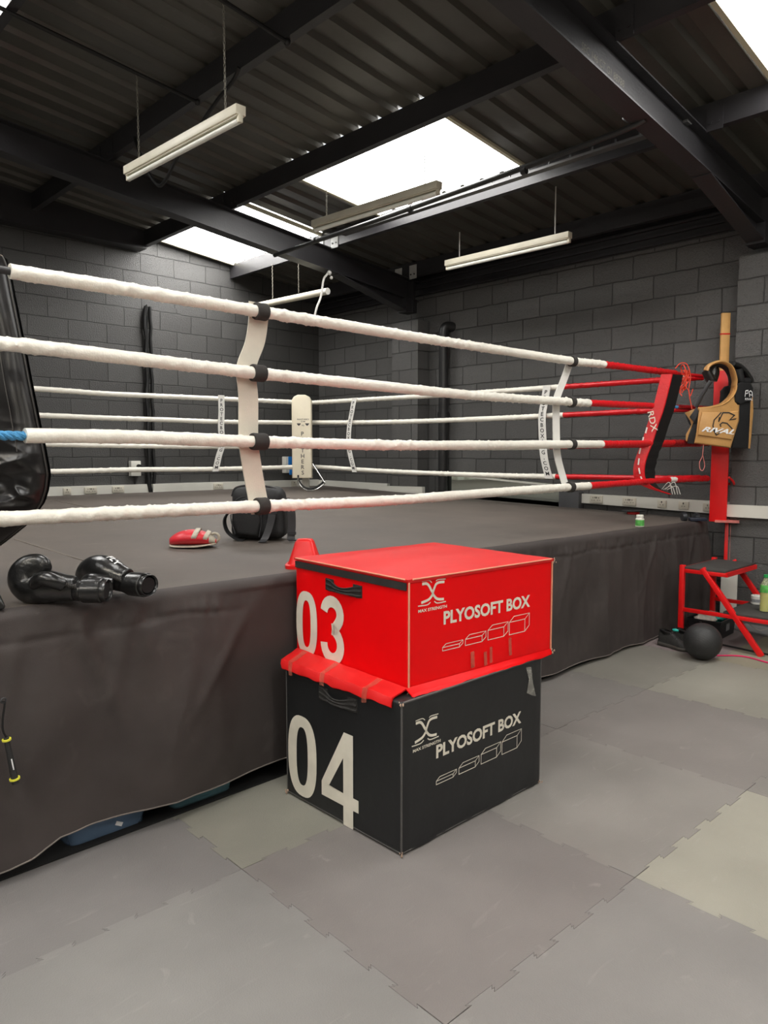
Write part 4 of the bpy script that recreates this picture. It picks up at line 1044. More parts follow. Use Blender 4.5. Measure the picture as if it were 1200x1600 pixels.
def handle(t, s0, s1, z0, z1, m):
    # webbing grab handle on the short side; s along +Y from the front corner, face at x=0 looking to -X
    g = G(); n = 24
    def f(a, b):
        pinch = 1-.50*sin(pi*min(1, max(0, (a-.12)/.76)))**1.0
        s = s0+(s1-s0)*a; zc = (z0+z1)/2-.010*sin(pi*a); z = zc+(z1-z0)/2*(b*2-1)*pinch
        bow = .016*sin(pi*min(1, max(0, (a-.18)/.64)))+.004*abs(nz(b*9, a*3))
        return (-.003-bow-.002*sin(b*pi*5), s, z)
    g.grid(f, n, 12); g.grid(lambda a, b: Vector(f(a, b))+Vector((.003, 0, 0)), n, 12, flip=True)
    g.build('grab_handle', m, t, keep=True)
    g = G(); g.box((-.0015, s0+.025, (z0+z1)/2), (.003, .06, z1-z0)); g.box((-.0015, s1-.025, (z0+z1)/2), (.003, .06, z1-z0)); g.build('handle_patch', m, t, smooth=0)
# black box
BY = -.006
t = thing('plyo_box', 'large black soft plyo box marked 04 standing on the floor', 'plyo box', (1.920, 1.896, 0), BY, group='soft plyo boxes')
L_, Wd, H = .916, .739, .605
def soft(g, L_, Wd, H, seed, base=0, amp=.004, sag=.0):
    # six faces as grids so the vinyl can ripple a little away from the printed areas
    def rip(x, y, z): return amp*nz(x*4+seed, y*4, z*4)+amp*.5*nz(x*11, y*11+seed, z*9)
    r = .012
    g.box((L_/2, Wd/2, H/2), (L_, Wd, H), None, r, 3)
    bmesh.ops.subdivide_edges(g.bm, edges=[e for e in g.bm.edges if e.calc_length() > .2], cuts=22, use_grid_fill=True)
    def w(c_):
        d = Vector((0, 0, 0)); x, y, z = c_
        lowf = max(0., 1-z/(.11))
        if sag: d.z -= sag*sin(pi*x/L_)*sin(pi*y/Wd)*(z > H*.9)
        bul = .35+lowf*1.6
        if y < r and .05 < x < L_-.05: d.y -= abs(rip(x, y, z))*bul*(1 if lowf > 0 else 0)
        if x < r and .05 < y < Wd-.05: d.x -= abs(rip(x, y, z))*.4*lowf
        return c_+d
    g.warp(w)
g = G(); soft(g, L_, Wd, H, 1.)
g.build('cover', M['box_black'], t, smooth=50)
side_print(t, L_, H, -.516, 1.035, 0)
g = G()
for p, q in (((.004, .004), 0), ((L_-.004, .004), 0), ((.004, Wd-.004), 0)): g.tube([(p[0], p[1], .012), (p[0], p[1], H-.01)], .0045, 6)
g.tube([(.01, .003, .012), (L_-.01, .003, .012)], .0045, 6); g.tube([(.003, .01, .012), (.003, Wd-.01, .012)], .0045, 6)
g.tube([(.01, .003, H-.004), (L_-.01, .003, H-.004)], .0045, 6)
g.build('piping', M['thread_dk'], t)
nb = merge2d([place2d(digit0(.205, .365, .062), -.721, .026), place2d(digit4(.238, .396, .06), -.482, .002)])
decal('number_print', nb, (0, 0, 0), (0, -1, 0), (0, 0, 1), M['print'], t, off=.0022)
handle(t, .255, .492, .50, .556, M['webbing'])
g = G(); rr = random.Random(9)
g.prism([(.79, .58), (.83, .575), (.845, .50), (.87, .43), (.84, .44), (.80, .46), (.815, .52)], .0012, Matrix(((1, 0, 0, 0), (0, 0, -1, -.0012), (0, 1, 0, 0), (0, 0, 0, 1))))
g.build('torn_tape', M['tape_pale'], t, smooth=0)
g = G()
for (x, y, z) in ((0, 0, .01), (L_, 0, .01), (0, Wd, .01), (0, 0, H-.01)):
    for k in range(5): g.sphere((x+rr.uniform(-.012, .006), y+rr.uniform(-.012, .006), z+rr.uniform(-.006, .012)), rr.uniform(.0018, .004), (1, 1, 1.8), seg=8)
g.build('frayed_corner', M['fray'], t)
# red box
RY = -.069
t = thing('plyo_box', 'red soft plyo box marked 03 stacked on top of the black one', 'plyo box', (2.012, 1.954, .607), RY, group='soft plyo boxes')
L_, Wd, H = .900, .790, .450
g = G(); soft(g, L_, Wd, H-.003, 5., amp=.006, sag=-.008)
g.build('cover', M['box_red'], t, smooth=50)
g = G(); g.grid(lambda a, b: (-.004+(L_+.008)*a, -.004+(Wd+.008)*b, H-.001+.009*sin(pi*a)*sin(pi*b)+.0015*nz(a*7, b*7)), 30, 30, flip=False)
g.grid(lambda a, b: (-.004+(L_+.008)*a, -.0045, H-.001-.014*b), 30, 2); g.grid(lambda a, b: (-.0045, -.004+(Wd+.008)*a, H-.001-.010*b), 30, 2)
g.build('lid', M['box_red_top'], t)
side_print(t, L_, H, 0, 1.0, .605)
nb = merge2d([place2d(digit0(.170, .307, .052), -.782, .599-.605), place2d(digit3(.176, .303, .052), -.585, .608-.605)])
nb = ([(x, y*.985+.006) for x, y in nb[0]], nb[1])
decal('number_print', nb, (0, 0, 0), (0, -1, 0), (0, 0, 1), M['print'], t, off=.0028)
g = G(); g.box((-.0035, Wd/2, H-.030), (.004, Wd-.012, .030)); g.build('hook_strip', M['webbing'], t, smooth=0)
handle(t, .290, .540, .333, .385, M['webbing'])
g = G()
g.tube([(.003, -.003, .0), (.003, -.003, H-.012)], .004, 6); g.tube([(L_-.003, -.002, .01), (L_-.003, -.002, H-.012)], .004, 6)
g.tube([(.02, -.005, H-.002), (L_-.01, -.005, H-.002)], .0032, 6); g.tube([(-.005, .01, H-.002), (-.005, Wd-.01, H-.002)], .0032, 6)
g.build('piping', M['thread'], t)
# flap hanging out over the black box on the short side
def flap(a, b):
    # leaves the foot of the short side, lies over the ledge of the black box and hangs just past its edge
    y = .775-.775*a; reach = .140-.048*a
    if b < .8: q = b/.8; x = -.004-reach*q; z = .016*(1-q)**1.4+.007+.003*nz(a*9, b*3)
    else: q = (b-.8)/.2; x = -.004-reach-.006*q; z = .007-.034*q-.008*nz(a*11, 4)*q
    yy = y-(.018*b*a**6)-.095*b*(1-a)
    return (x-.004*nz(a*12, b*2), yy, z+.0025*sin(a*31)*b)
g = G(); g.grid(flap, 60, 8); g.grid(lambda a, b: Vector(flap(a, b))+Vector((.004, 0, -.004)), 60, 8, flip=True)
g.build('bottom_flap', M['box_red_top'], t, keep=True)
g = G(); g.grid(hem_strip, 90, 8); g.grid(lambda a, b: Vector(hem_strip(a, b))+Vector((0, .003, -.004)), 90, 8, flip=True)
g.build('bottom_hem', M['box_red'], t, keep=True)
for a in (.10, .42, .80):
    g = G(); g.grid(lambda p, q: Vector(flap(a+(p-.5)*.04, .05+q*1.05))+Vector((-.003, 0, .002)), 3, 6); g.build('tape_strip', M['tape'], t)
rr = random.Random(4)
for (x, z, w_, h_) in ((.36, .070, .022, .07), (.44, .060, .018, .06), (.475, .070, .016, .07), (.60, .085, .018, .08)):
    g = G(); g.box((x, -.0075, z), (w_, .0012, h_), Matrix.Rotation(rr.uniform(-.1, .1), 3, 'Y')); g.build('tape_strip', M['tape'], t, smooth=0)
g = G()
for (x, y, z) in ((L_, 0, .01), (0, 0, .0), (L_, 0, H-.012)):
    for k in range(6): g.sphere((x+rr.uniform(-.004, .014), y+rr.uniform(-.014, .004), z+rr.uniform(-.008, .012)), rr.uniform(.0018, .004), (1, 1, 1.8), seg=8)
g.build('frayed_corner', M['fray'], t)

# ================================================================== THINGS ON THE RING FLOOR
def ell_loft(g, P, rx, ry, seg=18, n=6, up=(0, 1, 0), dent=None):
    Q = catmull(P, n); RX = catmull([Vector((a, 0, 0)) for a in rx], n); RYs = catmull([Vector((a, 0, 0)) for a in ry], n)
    g.tube(Q, [max(.001, q.x) for q in RX], seg, up=up, ry=[max(.001, q.x) for q in RYs], rf=dent)
def glove(label, loc_, rz, variant):
    t = thing('boxing_glove', label, 'boxing glove', loc_, rz, group='pair of black boxing gloves')
    # local x: towards the cuff opening; the glove lies on its side
    if variant == 0:
        g = G(); ell_loft(g, [(.03, 0, .052), (-.01, 0, .055), (-.055, 0, .060), (-.10, 0, .058), (-.135, 0, .062), (-.158, 0, .085), (-.150, 0, .112), (-.120, 0, .128), (-.085, 0, .130), (-.06, 0, .124)],
                          [.040, .046, .056, .058, .050, .042, .034, .027, .022, .006], [.048, .052, .060, .066, .068, .066, .062, .058, .046, .012])
        body = g.build('fist', M['glove'], t, sub=1)
        g = G(); ell_loft(g, [(.00, -.035, .07), (-.03, -.055, .09), (-.06, -.06, .10), (-.09, -.05, .088), (-.105, -.04, .07), (-.108, -.035, .06)], [.022, .027, .028, .026, .020, .004], [.024, .027, .028, .026, .02, .004]); g.build('thumb', M['glove'], t, sub=1)
    else:
        g = G(); ell_loft(g, [(.04, 0, .060), (0, 0, .068), (-.05, 0, .082), (-.10, .005, .085), (-.145, .005, .075), (-.168, 0, .055), (-.155, 0, .036), (-.12, 0, .030), (-.09, 0, .032)],
                          [.042, .048, .058, .060, .052, .040, .030, .024, .006], [.048, .054, .064, .070, .070, .064, .056, .04, .012])
        body = g.build('fist', M['glove'], t, sub=1)
        g = G(); ell_loft(g, [(.01, -.04, .055), (-.03, -.062, .06), (-.07, -.072, .065), (-.105, -.062, .06), (-.125, -.05, .05), (-.13, -.045, .045)], [.024, .028, .029, .027, .02, .004], [.024, .028, .029, .027, .02, .004]); g.build('thumb', M['glove'], t, sub=1)
    # cuff: open tube with a strap
    g = G(); zc = .045 if variant == 0 else .05
    prof_ = [(.015, .040, .046), (.05, .040, .047), (.10, .041, .048), (.145, .043, .050), (.150, .041, .048), (.146, .034, .040), (.09, .030, .036)]
    g.loft([[(x, b*sin(a), zc+c_*cos(a)) for a in [2*pi*q/26 for q in range(26)]] for x, c_, b in prof_]); g.build('cuff', M['glove'], t, sub=1)
    g = G(); g.loft([[(x, (.0505)*sin(a)*k_, zc+.0445*cos(a)*k_) for a in [2*pi*q/26 for q in range(26)]] for x, k_ in ((.055, .97), (.058, 1.03), (.125, 1.06), (.129, .99))], cap=False)
    g.build('wrist_strap', M['glove'], t)
    g = G(); g.loft([[(x, .036*sin(a), zc+.030*cos(a)) for a in [2*pi*q/20 for q in range(20)]] for x in (.10, .1405)]); g.build('lining', M['glove_dk'], t)
    g = G()
    for k in range(9): g.torus((-.005+k*.006, -.045+k*.001, zc+.035-.002*k), .010, .0018, (1, .4, .2), 8, 5)
    g.build('stitching', M['black_vinyl2'], t)
    if variant:
        bt = bvh(body)
        lst = [place2d(text2d('FLY', .026, .02, 1.1), -.035, -.02), place2d(stroke2d([(0, .03), (.03, .034), (.034, .022), (.022, .016)], .007), -.055, .015)]
        decal('lettering', merge2d(lst), (-.02, 0, .2), (1, -.15, 0), (.15, 1, 0), M['white_print'], t, onto=bt, off=.0035)
    return t
glove('black boxing glove lying curled on its side, the left one of the pair', (1.03, 2.765, zcan(1.03, 2.78)+.002), -YAW+.02, 0)
glove('black boxing glove with white lettering, cuff opening facing right', (1.235, 2.775, zcan(1.22, 2.8)+.002), -YAW-.42, 1)
# edge of another black item at the left frame edge
g = G(); ell_loft(g, [(-.16, 0, .03), (-.10, 0, .04), (-.04, 0, .036), (0.0, 0, .018), (.02, 0, .010)], [.03, .038, .034, .016, .004], [.05, .06, .05, .025, .006])
tag(g.build('black_strap_end', M['glove'], loc=(.80, 2.80, zcan(.8, 2.8)), rot=(0, 0, -YAW), sub=1), 'tip of a black padded item at the left edge on the ring floor', 'black item')
# focus mitt
t = thing('focus_mitt', 'red focus mitt with beige straps lying on the ring floor', 'focus mitt', (2.17, 3.87, zcan(2.17, 3.87)), -YAW+.12)
def mitt(a, b):
    th = 2*pi*b; x = -.135+.27*a; wv = .088*max(.02, 1-abs((a-.42)/.58)**2.6)**.5 if a > .42 else .088*max(.01, 1-abs((.42-a)/.42)**2.2)**.5
    hh = .088*max(0, 1-abs((a-.48)/.56)**2.2)**.7
    return (x, wv*cos(th), .016+hh*.5*(1+sin(th)))
g = G(); g.grid(mitt, 30, 28); bmesh.ops.remove_doubles(g.bm, verts=g.bm.verts[:], dist=1e-4); mb = g.build('mitt_body', M['mitt_red'], t, smooth=60)
g = G(); g.grid(lambda a, b: (lambda p: (p[0], p[1]*1.06, .002+.016*(.5+.5*sin(2*pi*b))+.03*max(0, a-.6)))(mitt(a, b)), 30, 28); g.build('palm_pad', M['mitt_grey'], t, smooth=60)
for (a0, a1) in ((.50, .60), (.74, .82)):
    g = G(); g.grid(lambda a, b: (lambda p: (p[0]+.02*sin(pi*b), p[1]*1.05, p[2]*1.04+.004))(mitt(a0+(a1-a0)*a, b*.5)), 5, 20); g.grid(lambda a, b: (lambda p: (p[0]+.02*sin(pi*b), p[1]*1.0, p[2]*1.0))(mitt(a0+(a1-a0)*a, b*.5)), 5, 20); g.build('strap', M['mitt_grey'], t, smooth=60)
g = G(); g.torus((.125, 0, .055), .026, .008, (0, 1, .2), 20, 8); g.build('hanging_loop', M['mitt_grey'], t)
g = G(); g.grid(lambda a, b: (lambda p: (p[0], p[1]*1.03, p[2]*1.03))(mitt(.86+.12*a, b)), 5, 24); g.build('wrist_cuff', M['mitt_grey'], t, smooth=60)
vs = [(.0+.0095*(1 if k % 2 == 0 else .35)*cos(k*pi/4), .0095*(1 if k % 2 == 0 else .35)*sin(k*pi/4)) for k in range(8)]
decal('star_print', (vs, [tuple(range(8))]), (-.035, -.03, .2), (1, 0, 0), (0, 1, 0), M['white_print'], t, onto=bvh(mb), off=.002)
# backpack
t = thing('backpack', 'black backpack slumped on the ring floor with loose straps', 'bag', (2.70, 3.93, zcan(2.7, 3.93)), -YAW)
g = G(); g.box((-.015, .02, .175), (.36, .24, .33), None, .06, 4)
bmesh.ops.subdivide_edges(g.bm, edges=[e for e in g.bm.edges if e.calc_length() > .1], cuts=6, use_grid_fill=True)
g.warp(lambda c_: (c_.x*(1.0-.12*(c_.z/.35))-.03*(c_.z > .2)*(c_.z-.2)*2, c_.y+.012*nz(c_.x*9, c_.z*9), c_.z+.012*nz(c_.x*8, c_.y*8, 2)*(c_.z > .1)-.05*max(0, c_.x)*(c_.z/.33)))
g.build('main_body', M['bag'], t, smooth=60)
g = G(); g.prism([(-.085, .02), (.055, .0), (.075, .10), (.06, .21), (-.02, .25), (-.09, .22), (-.11, .12)], .05, Matrix(((1, 0, 0, -.06), (0, 0, -1, -.075), (0, 1, 0, .03), (0, 0, 0, 1))), .02, 3); g.build('front_pocket', M['bag'], t, smooth=60)
g = G(); g.tube(catmull([(-.15, -.128, .05), (-.175, -.128, .15), (-.15, -.128, .25), (-.08, -.128, .285), (0, -.128, .24), (.015, -.128, .13), (-.0, -.128, .03)], 6), .0035, 6); g.tube(catmull([(-.19, -.02, .28), (-.16, -.02, .335), (-.05, -.02, .35), (.09, -.02, .33), (.125, -.02, .27)], 6), .006, 6); g.build('piping', M['bag_trim'], t)
def strap(g, P, w_, wd=(0, 1, 0)): ribbon(g, catmull(P, 6), w_, .006, wd)
g = G(); strap(g, [(-.16, -.06, .20), (-.20, -.07, .18), (-.225, -.08, .13), (-.205, -.09, .06), (-.14, -.10, .012), (-.10, -.10, .008)], .045, (.2, 1, .1)); g.build('shoulder_strap', M['bag'], t)
g = G(); strap(g, [(.07, -.115, .26), (.085, -.14, .18), (.07, -.15, .10), (.045, -.17, .03), (.03, -.20, .006)], .045, (1, .2, 0)); g.box((.083, -.142, .19), (.06, .012, .025)); g.build('front_strap', M['bag_trim'], t)
g = G(); strap(g, [(.16, -.06, .27), (.195, -.08, .2), (.20, -.08, .10), (.195, -.09, .02), (.21, -.12, .006)], .05, (1, .3, 0)); g.box((.20, -.09, .05), (.055, .012, .02)); g.build('side_strap', M['bag_trim'], t)
# red cone
t = thing('marker_cone', 'small red plastic marker cone standing behind the red plyo box', 'cone', (2.245, 2.90, zcan(2.245, 2.9)), -YAW)
def rr_(w, d, z, r=.3): return [(w*math.copysign(abs(cos(a))**.45, cos(a)), d*math.copysign(abs(sin(a))**.45, sin(a)), z) for a in [2*pi*q/32 for q in range(32)]]
g = G(); g.loft([rr_(.094, .094, 0), rr_(.094, .094, .018), rr_(.082, .082, .021), rr_(.078, .078, .03), rr_(.046, .046, .128), rr_(.036, .036, .140), rr_(.014, .014, .143)]); g.build('cone', M['cone'], t, smooth=50)
# little tub
t = thing('pill_tub', 'little white and green tub standing on the ring edge', 'tub', (5.64, 2.845, zcan(5.64, 2.845)+.002))
g = G(); g.lathe([(.028, 0), (.034, .004), (.034, .066), (.026, .074), (.026, .078)]); g.build('tub', M['white_pl'], t)
g = G(); g.lathe([(.027, .076), (.029, .078), (.029, .096), (.026, .099)]); g.build('lid', M['white_pl'], t)
g = G(); g.lathe([(.0346, .010), (.0346, .058)], cap=False); g.build('paper_label', M['green_lbl'], t)
# reel behind ring edge
t = thing('tape_reel', 'red reel with a black rim lying at the far right edge of the ring floor', 'reel', (6.74, 3.47, zcan(6.74, 3.47)))
g = G(); g.lathe([(.055, 0), (.06, .005), (.06, .025), (.055, .03)]); g.build('hub', M['red_paint'], t)
g = G(); g.lathe([(.11, .03), (.115, .034), (.11, .04), (.05, .042)]); g.build('rim', M['ink'], t)
# headphones + phone
t = thing('headphones', 'black over-ear headphones lying on the ring corner', 'headphones', (6.55, 2.86, zcan(6.55, 2.86)), -YAW)
g = G(); g.cyl((-.05, -.02, .036), (-.015, -.02, .04), .042, seg=20); g.build('ear_cup', M['dark_pl'], t)
g = G(); g.cyl((.08, .02, .034), (.11, .02, .03), .038, seg=20); g.build('ear_cup', M['dark_pl'], t)
g = G(); g.torus((.025, .0, .045), .068, .010, (0, 1, .5), 18, 8, a0=-.3, a1=pi+.3, x=(1, 0, 0)); g.build('headband', M['dark_pl'], t)
g = G(); g.box((0, 0, .017), (.15, .07, .030), Matrix.Rotation(-.1, 3, 'Z'), .006)
tag(g.build('phone_case', M['navy'], loc=(6.62, 2.79, zcan(6.62, 2.79)), rot=(0, 0, -YAW)), 'navy blue case lying in front of the headphones on the ring corner', 'phone case')
# ---- body protector hanging on the red post
D3 = 6.30
t = thing('body_protector', 'gold and black coaching body protector hanging from the red post', 'body protector', (0, 0, 0), -YAW)
def Zp(X, Y, dep=0):    # picked shape of the vest, in its own plane
    return (1050+X/8.571-600)/1147*D3, 1.544+(707.5-(540+Y/8.571))/1147*D3
def vest_part(name, pts, th, y0, m, bev=.012, curve=True):
    g = G(); P = [Zp(*q) for q in pts]
    g.prism(P, th, Matrix(((1, 0, 0, 0), (0, 0, -1, D3+y0), (0, 1, 0, 0), (0, 0, 0, 1))), bev, 3)
    bmesh.ops.triangulate(g.bm, faces=[f for f in g.bm.faces if len(f.verts) > 4])
    xc = Zp(600, 0)[0]
    if curve: g.warp(lambda c_: (lambda y: (c_.x*y/D3, y, 1.544+(c_.z-1.544)*y/D3))(c_.y+1.3*(c_.x-xc)**2))
    return g.build(name, m, t, smooth=40)
def cm(pts, n=4): return [(p.x, p.y) for p in catmull([Vector((*q, 0)) for q in pts], n)]
neck = cm([(318, 842), (400, 840), (480, 830), (620, 785), (710, 715), (760, 640), (775, 560)])
vest_part('back_panel', [(610, 800), (600, 620), (650, 560), (760, 530), (1000, 530), (1030, 700), (1000, 1300), (330, 1200), (200, 1050), (150, 930), (330, 880)], .05, .20, M['bag'])
fp = vest_part('front_panel', neck+[(800, 800), (862, 800), (865, 1010), (765, 1372), (278, 1308), (305, 1150), (312, 1050), (350, 895), (315, 870)], .05, .0, M['gold'], .014)
ins_ = vest_part('raised_chest_pad', [(365, 895), (855, 880), (858, 1010), (775, 1262), (325, 1200), (345, 1050)], .02, -.045, M['gold'], .008)
vest_part('side_panel', [(805, 770), (865, 760), (1006, 765), (1010, 1000), (1002, 1378), (770, 1372), (868, 1010)], .045, .025, M['bag'], .010)
vest_part('shoulder_panel', [(800, 540), (860, 500), (1000, 515), (1036, 580), (1030, 690), (1005, 768), (865, 765), (840, 785), (800, 760)], .05, .01, M['bag'], .014)
vest_part('rear_edge', [(1008, 760), (1036, 680), (1052, 880), (1040, 1150), (1030, 1380), (1004, 1376)], .05, .09, M['gold'], .008)
vest_part('left_flap', [(140, 905), (225, 870), (262, 850), (315, 890), (250, 1040), (235, 1110), (200, 1180), (185, 1290), (165, 1270), (165, 1190), (215, 1100), (240, 1060), (215, 1010)], .02, .04, M['gold'], .004)
vest_part('side_buckle_strap', [(258, 1060), (310, 1050), (305, 1150), (276, 1320), (190, 1310), (200, 1200), (240, 1120)], .02, .03, M['bag'], .004)
vest_part('buckle', [(205, 960), (290, 830), (345, 880), (265, 1030)], .025, .0, M['bag_trim'], .006)
def vest_tube(name, pts, r, ry, m, y0=0, tap=None):
    P = []
    for q in pts:
        x_, z_ = Zp(*q); y_ = D3+y0+1.3*(x_-Zp(600, 0)[0])**2; P.append(Vector((x_*y_/D3, y_, 1.544+(z_-1.544)*y_/D3)))
    P = catmull(P, 6)
    g = G(); g.tube(P, r, 12, up=(0, 1, 0), ry=ry); return g.build(name, m, t)
vest_tube('neck_arch', [(780, 560), (785, 480), (762, 390), (715, 300), (640, 250), (560, 238), (480, 262), (425, 300), (402, 350)], .05, .014, M['gold'], -.0)
vest_tube('neck_pad', [(760, 545), (755, 470), (735, 400), (690, 330), (620, 285), (540, 275), (480, 300), (440, 350)], .06, .020, M['bag'], .06)
vest_tube('left_cushion', [(405, 350), (430, 400), (455, 440), (475, 480)], .055, .036, M['glove'], .03)
vest_tube('left_cushion', [(480, 300), (500, 370), (490, 430), (475, 470)], .05, .05, M['glove'], .06)
vest_tube('back_shoulder_pad', [(740, 265), (830, 300), (910, 370), (975, 460), (990, 500)], .05, .028, M['glove'], .10)
vest_tube('back_shoulder_pad', [(830, 330), (850, 430), (880, 500), (960, 490)], .04, .035, M['bag'], .08)
vest_tube('adjuster_strap', [(470, 490), (430, 550), (390, 620), (350, 690), (310, 780), (280, 830)], .014, .018, M['bag_trim'], .0)
vest_tube('neck_binding', [(318, 850), (400, 845), (480, 835), (620, 795), (715, 720), (768, 640), (785, 555)], .055, .013, M['gold'], .0)
bt = bvh(ins_)
xw = Zp(340, 0)[0]; zt = Zp(0, 1160)[1]
d_ = text2d('RIVAL', .040, .03, 1.0, shear=.45); f = (Zp(772, 0)[0]-Zp(340, 0)[0])/width2d(d_); d_ = ([(x*f, y) for x, y in d_[0]], d_[1])
ang = -.10
decal('lettering', d_, (xw, D3-.3, zt+.008), (cos(ang), 0, sin(ang)), (0, 0, 1), M['white_print'], t, onto=bt, off=.006)
sw = []
for pts, wd in (([(600, 900), (560, 945), (510, 1000), (495, 1080), (530, 1170), (560, 1150), (590, 1170), (540, 1200), (500, 1130)], .009), ([(570, 1025), (620, 905), (700, 905), (775, 940), (715, 1000), (800, 985), (820, 1100)], .010), ([(600, 1090), (590, 1060), (620, 1035), (680, 1045), (750, 1120)], .010), ([(570, 1025), (575, 960)], .008)):
    sw.append(stroke2d([Zp(*q) for q in pts], wd))
decal('emblem', merge2d(sw), (0, D3-.3, 0), (1, 0, 0), (0, 0, 1), M['ink'], t, onto=bt, off=.004)
xc = Zp(600, 0)[0]; xs = Zp(940, 0)[0]; ys = D3+.01-.05+1.3*(xs-xc)**2-.03
d1 = [stroke2d([(0, 0), (.006, .05), (.03, .055), (.03, .03), (.008, .026)], .007), stroke2d([(.05, 0), (.045, .045), (.06, .052), (.075, .04), (.082, 0)], .007), stroke2d([(.045, .02), (.075, .015)], .006)]
decal('small_emblem', merge2d([place2d(merge2d(d1), 0, .02), place2d(text2d('RIVAL', .018, .02, 1.3), 0, -.008)]), (Zp(893, 0)[0]*1.006, ys, Zp(0, 725)[1]), (1, .35, 0), (0, 0, 1), M['white_print'], t, off=.004)

# ================================================================== STEPS AND THE THINGS AROUND THEM
t = thing('ring_steps', 'red steel two-tread steps with black rubber treads beside the ring', 'steps', (5.87, 2.58, 0))
def sl(u, v, z): return Vector((u-5.87, v-2.58, z))
rp = M['red_paint']
for u, nm in ((5.87, 0), (6.50, 1)):
    g = G(); g.bar(sl(u, 2.58, 0), sl(u, 2.58, .635), .038, .038, (1, 0, 0), .003); g.build('rear_leg', rp, t)
    g = G(); g.bar(sl(u, 1.95, 0), sl(u, 2.42, .625), .036, .040, (1, 0, 0), .003); g.build('front_leg', rp, t)
    g = G(); g.bar(sl(u, 2.58, .59), sl(u, 2.235, .59), .03, .03, (0, 0, 1), .002); g.build('side_rail', rp, t)
    g = G(); g.bar(sl(u, 2.58, .27), sl(u, 1.90, .27), .03, .03, (0, 0, 1), .002); g.build('side_rail', rp, t)
g = G(); g.bar(sl(5.87, 2.235, .59), sl(6.50, 2.235, .59), .035, .02, (0, 0, 1)); g.bar(sl(5.87, 2.58, .605), sl(6.50, 2.58, .605), .02, .02, (0, 0, 1)); g.bar(sl(5.87, 1.90, .27), sl(6.50, 1.90, .27), .035, .02, (0, 0, 1)); g.build('cross_rail', rp, t)
g = G(); g.box(sl(6.185, 2.405, .613), (.64, .33, .018), None, .003); g.build('tread', M['rubber'], t)
g = G(); g.box(sl(6.185, 2.075, .294), (.64, .34, .018), None, .003); g.build('tread', M['rubber'], t)
# bottle of oil
t = thing('drink_bottle', 'clear plastic bottle of yellow liquid with green cap on the lower step', 'bottle', (6.09, 2.015, .303))
g = G(); g.lathe([(.030, 0), (.038, .006), (.039, .06), (.036, .08), (.039, .10), (.039, .19), (.036, .215), (.022, .245), (.014, .265), (.014, .275)], seg=30); g.build('bottle', M['bottle'], t)
g = G(); g.lathe([(.028, .004), (.035, .008), (.036, .06), (.033, .08), (.036, .10), (.036, .16), (.001, .1605)], seg=24); g.build('liquid', M['oil'], t)
g = G(); g.lathe([(.0396, .155), (.0400, .160), (.0396, .205), (.0376, .212)], cap=False); g.build('paper_label', M['green_lbl'], t)
g = G(); g.lathe([(.015, .27), (.0175, .272), (.0175, .292), (.015, .294)]); g.build('cap', M['green'], t)
t = thing('tape_roll', 'roll of white sports tape standing on the lower step behind the bottle', 'tape roll', (6.36, 2.165, .303))
g = G(); g.lathe([(.045, 0), (.05, .004), (.05, .068), (.046, .072), (.030, .072), (.028, .068), (.028, .004)], seg=30, cap=False); g.build('roll', M['cup'], t)
g = G(); g.lathe([(.0505, .02), (.0505, .045)], cap=False); g.build('printed_band', M['crate_lt'], t)
# crate with wraps
t = thing('storage_crate', 'open black plastic crate on the floor under the red steps', 'crate', (6.30, 2.50, 0), .05)
g = G(); W2, D_, Hc = .19, .135, .155
o_ = [(-W2, -D_), (W2, -D_), (W2, D_), (-W2, D_)]
rings = [[(x*k_, y*k_, z) for x, y in o_] for k_, z in ((.90, 0), (.97, Hc-.02), (1.05, Hc-.018), (1.05, Hc), (.96, Hc), (.87, .012), (.5, .011))]
g.loft(rings); g.build('crate', M['crate'], t, smooth=0)
g = G(); g.box((-.0, -D_*.955, .085), (.075, .003, .062), Matrix.Rotation(.0, 3, 'X')); g.build('paper_label', M['crate_lt'], t)
def crumple(g, c_, r, sc, seed, seg=22):
    b = len(g.bm.verts); g.sphere((0, 0, 0), 1, seg=seg)
    g.bm.verts.ensure_lookup_table()
    for v in list(g.bm.verts)[b:]:
        n_ = 1+.35*nz(v.co.x*2+seed, v.co.y*2, v.co.z*2)+.16*nz(v.co.x*6, v.co.y*6+seed, v.co.z*6)
        v.co = Vector((c_[0]+v.co.x*r*sc[0]*n_, c_[1]+v.co.y*r*sc[1]*n_, c_[2]+v.co.z*r*sc[2]*n_))
for (c_, r, sc, m, lb) in (((-.115, .02, .145), .06, (1.1, 1.5, .6), M['white_cloth'], 'crumpled cream hand wraps at the left end of the crate'), ((-.01, .055, .155), .06, (1.3, 1, .6), M['white_cloth'], 'crumpled white cloth in the middle of the crate'),
                            ((.02, -.045, .148), .062, (1.7, .9, .5), M['teal'], 'bright teal cloth heaped at the front of the crate'), ((.13, .03, .146), .05, (.9, 1.6, .5), M['white_cloth'], 'crumpled white cloth at the right end of the crate')):
    g = G(); crumple(g, (0, 0, 0), r, sc, c_[0]*30)
    o = g.build('crumpled_cloth', m, smooth=70, loc=Vector((6.30, 2.50, 0))+Matrix.Rotation(.05, 3, 'Z')@Vector(c_)); tag(o, lb, 'cloth')
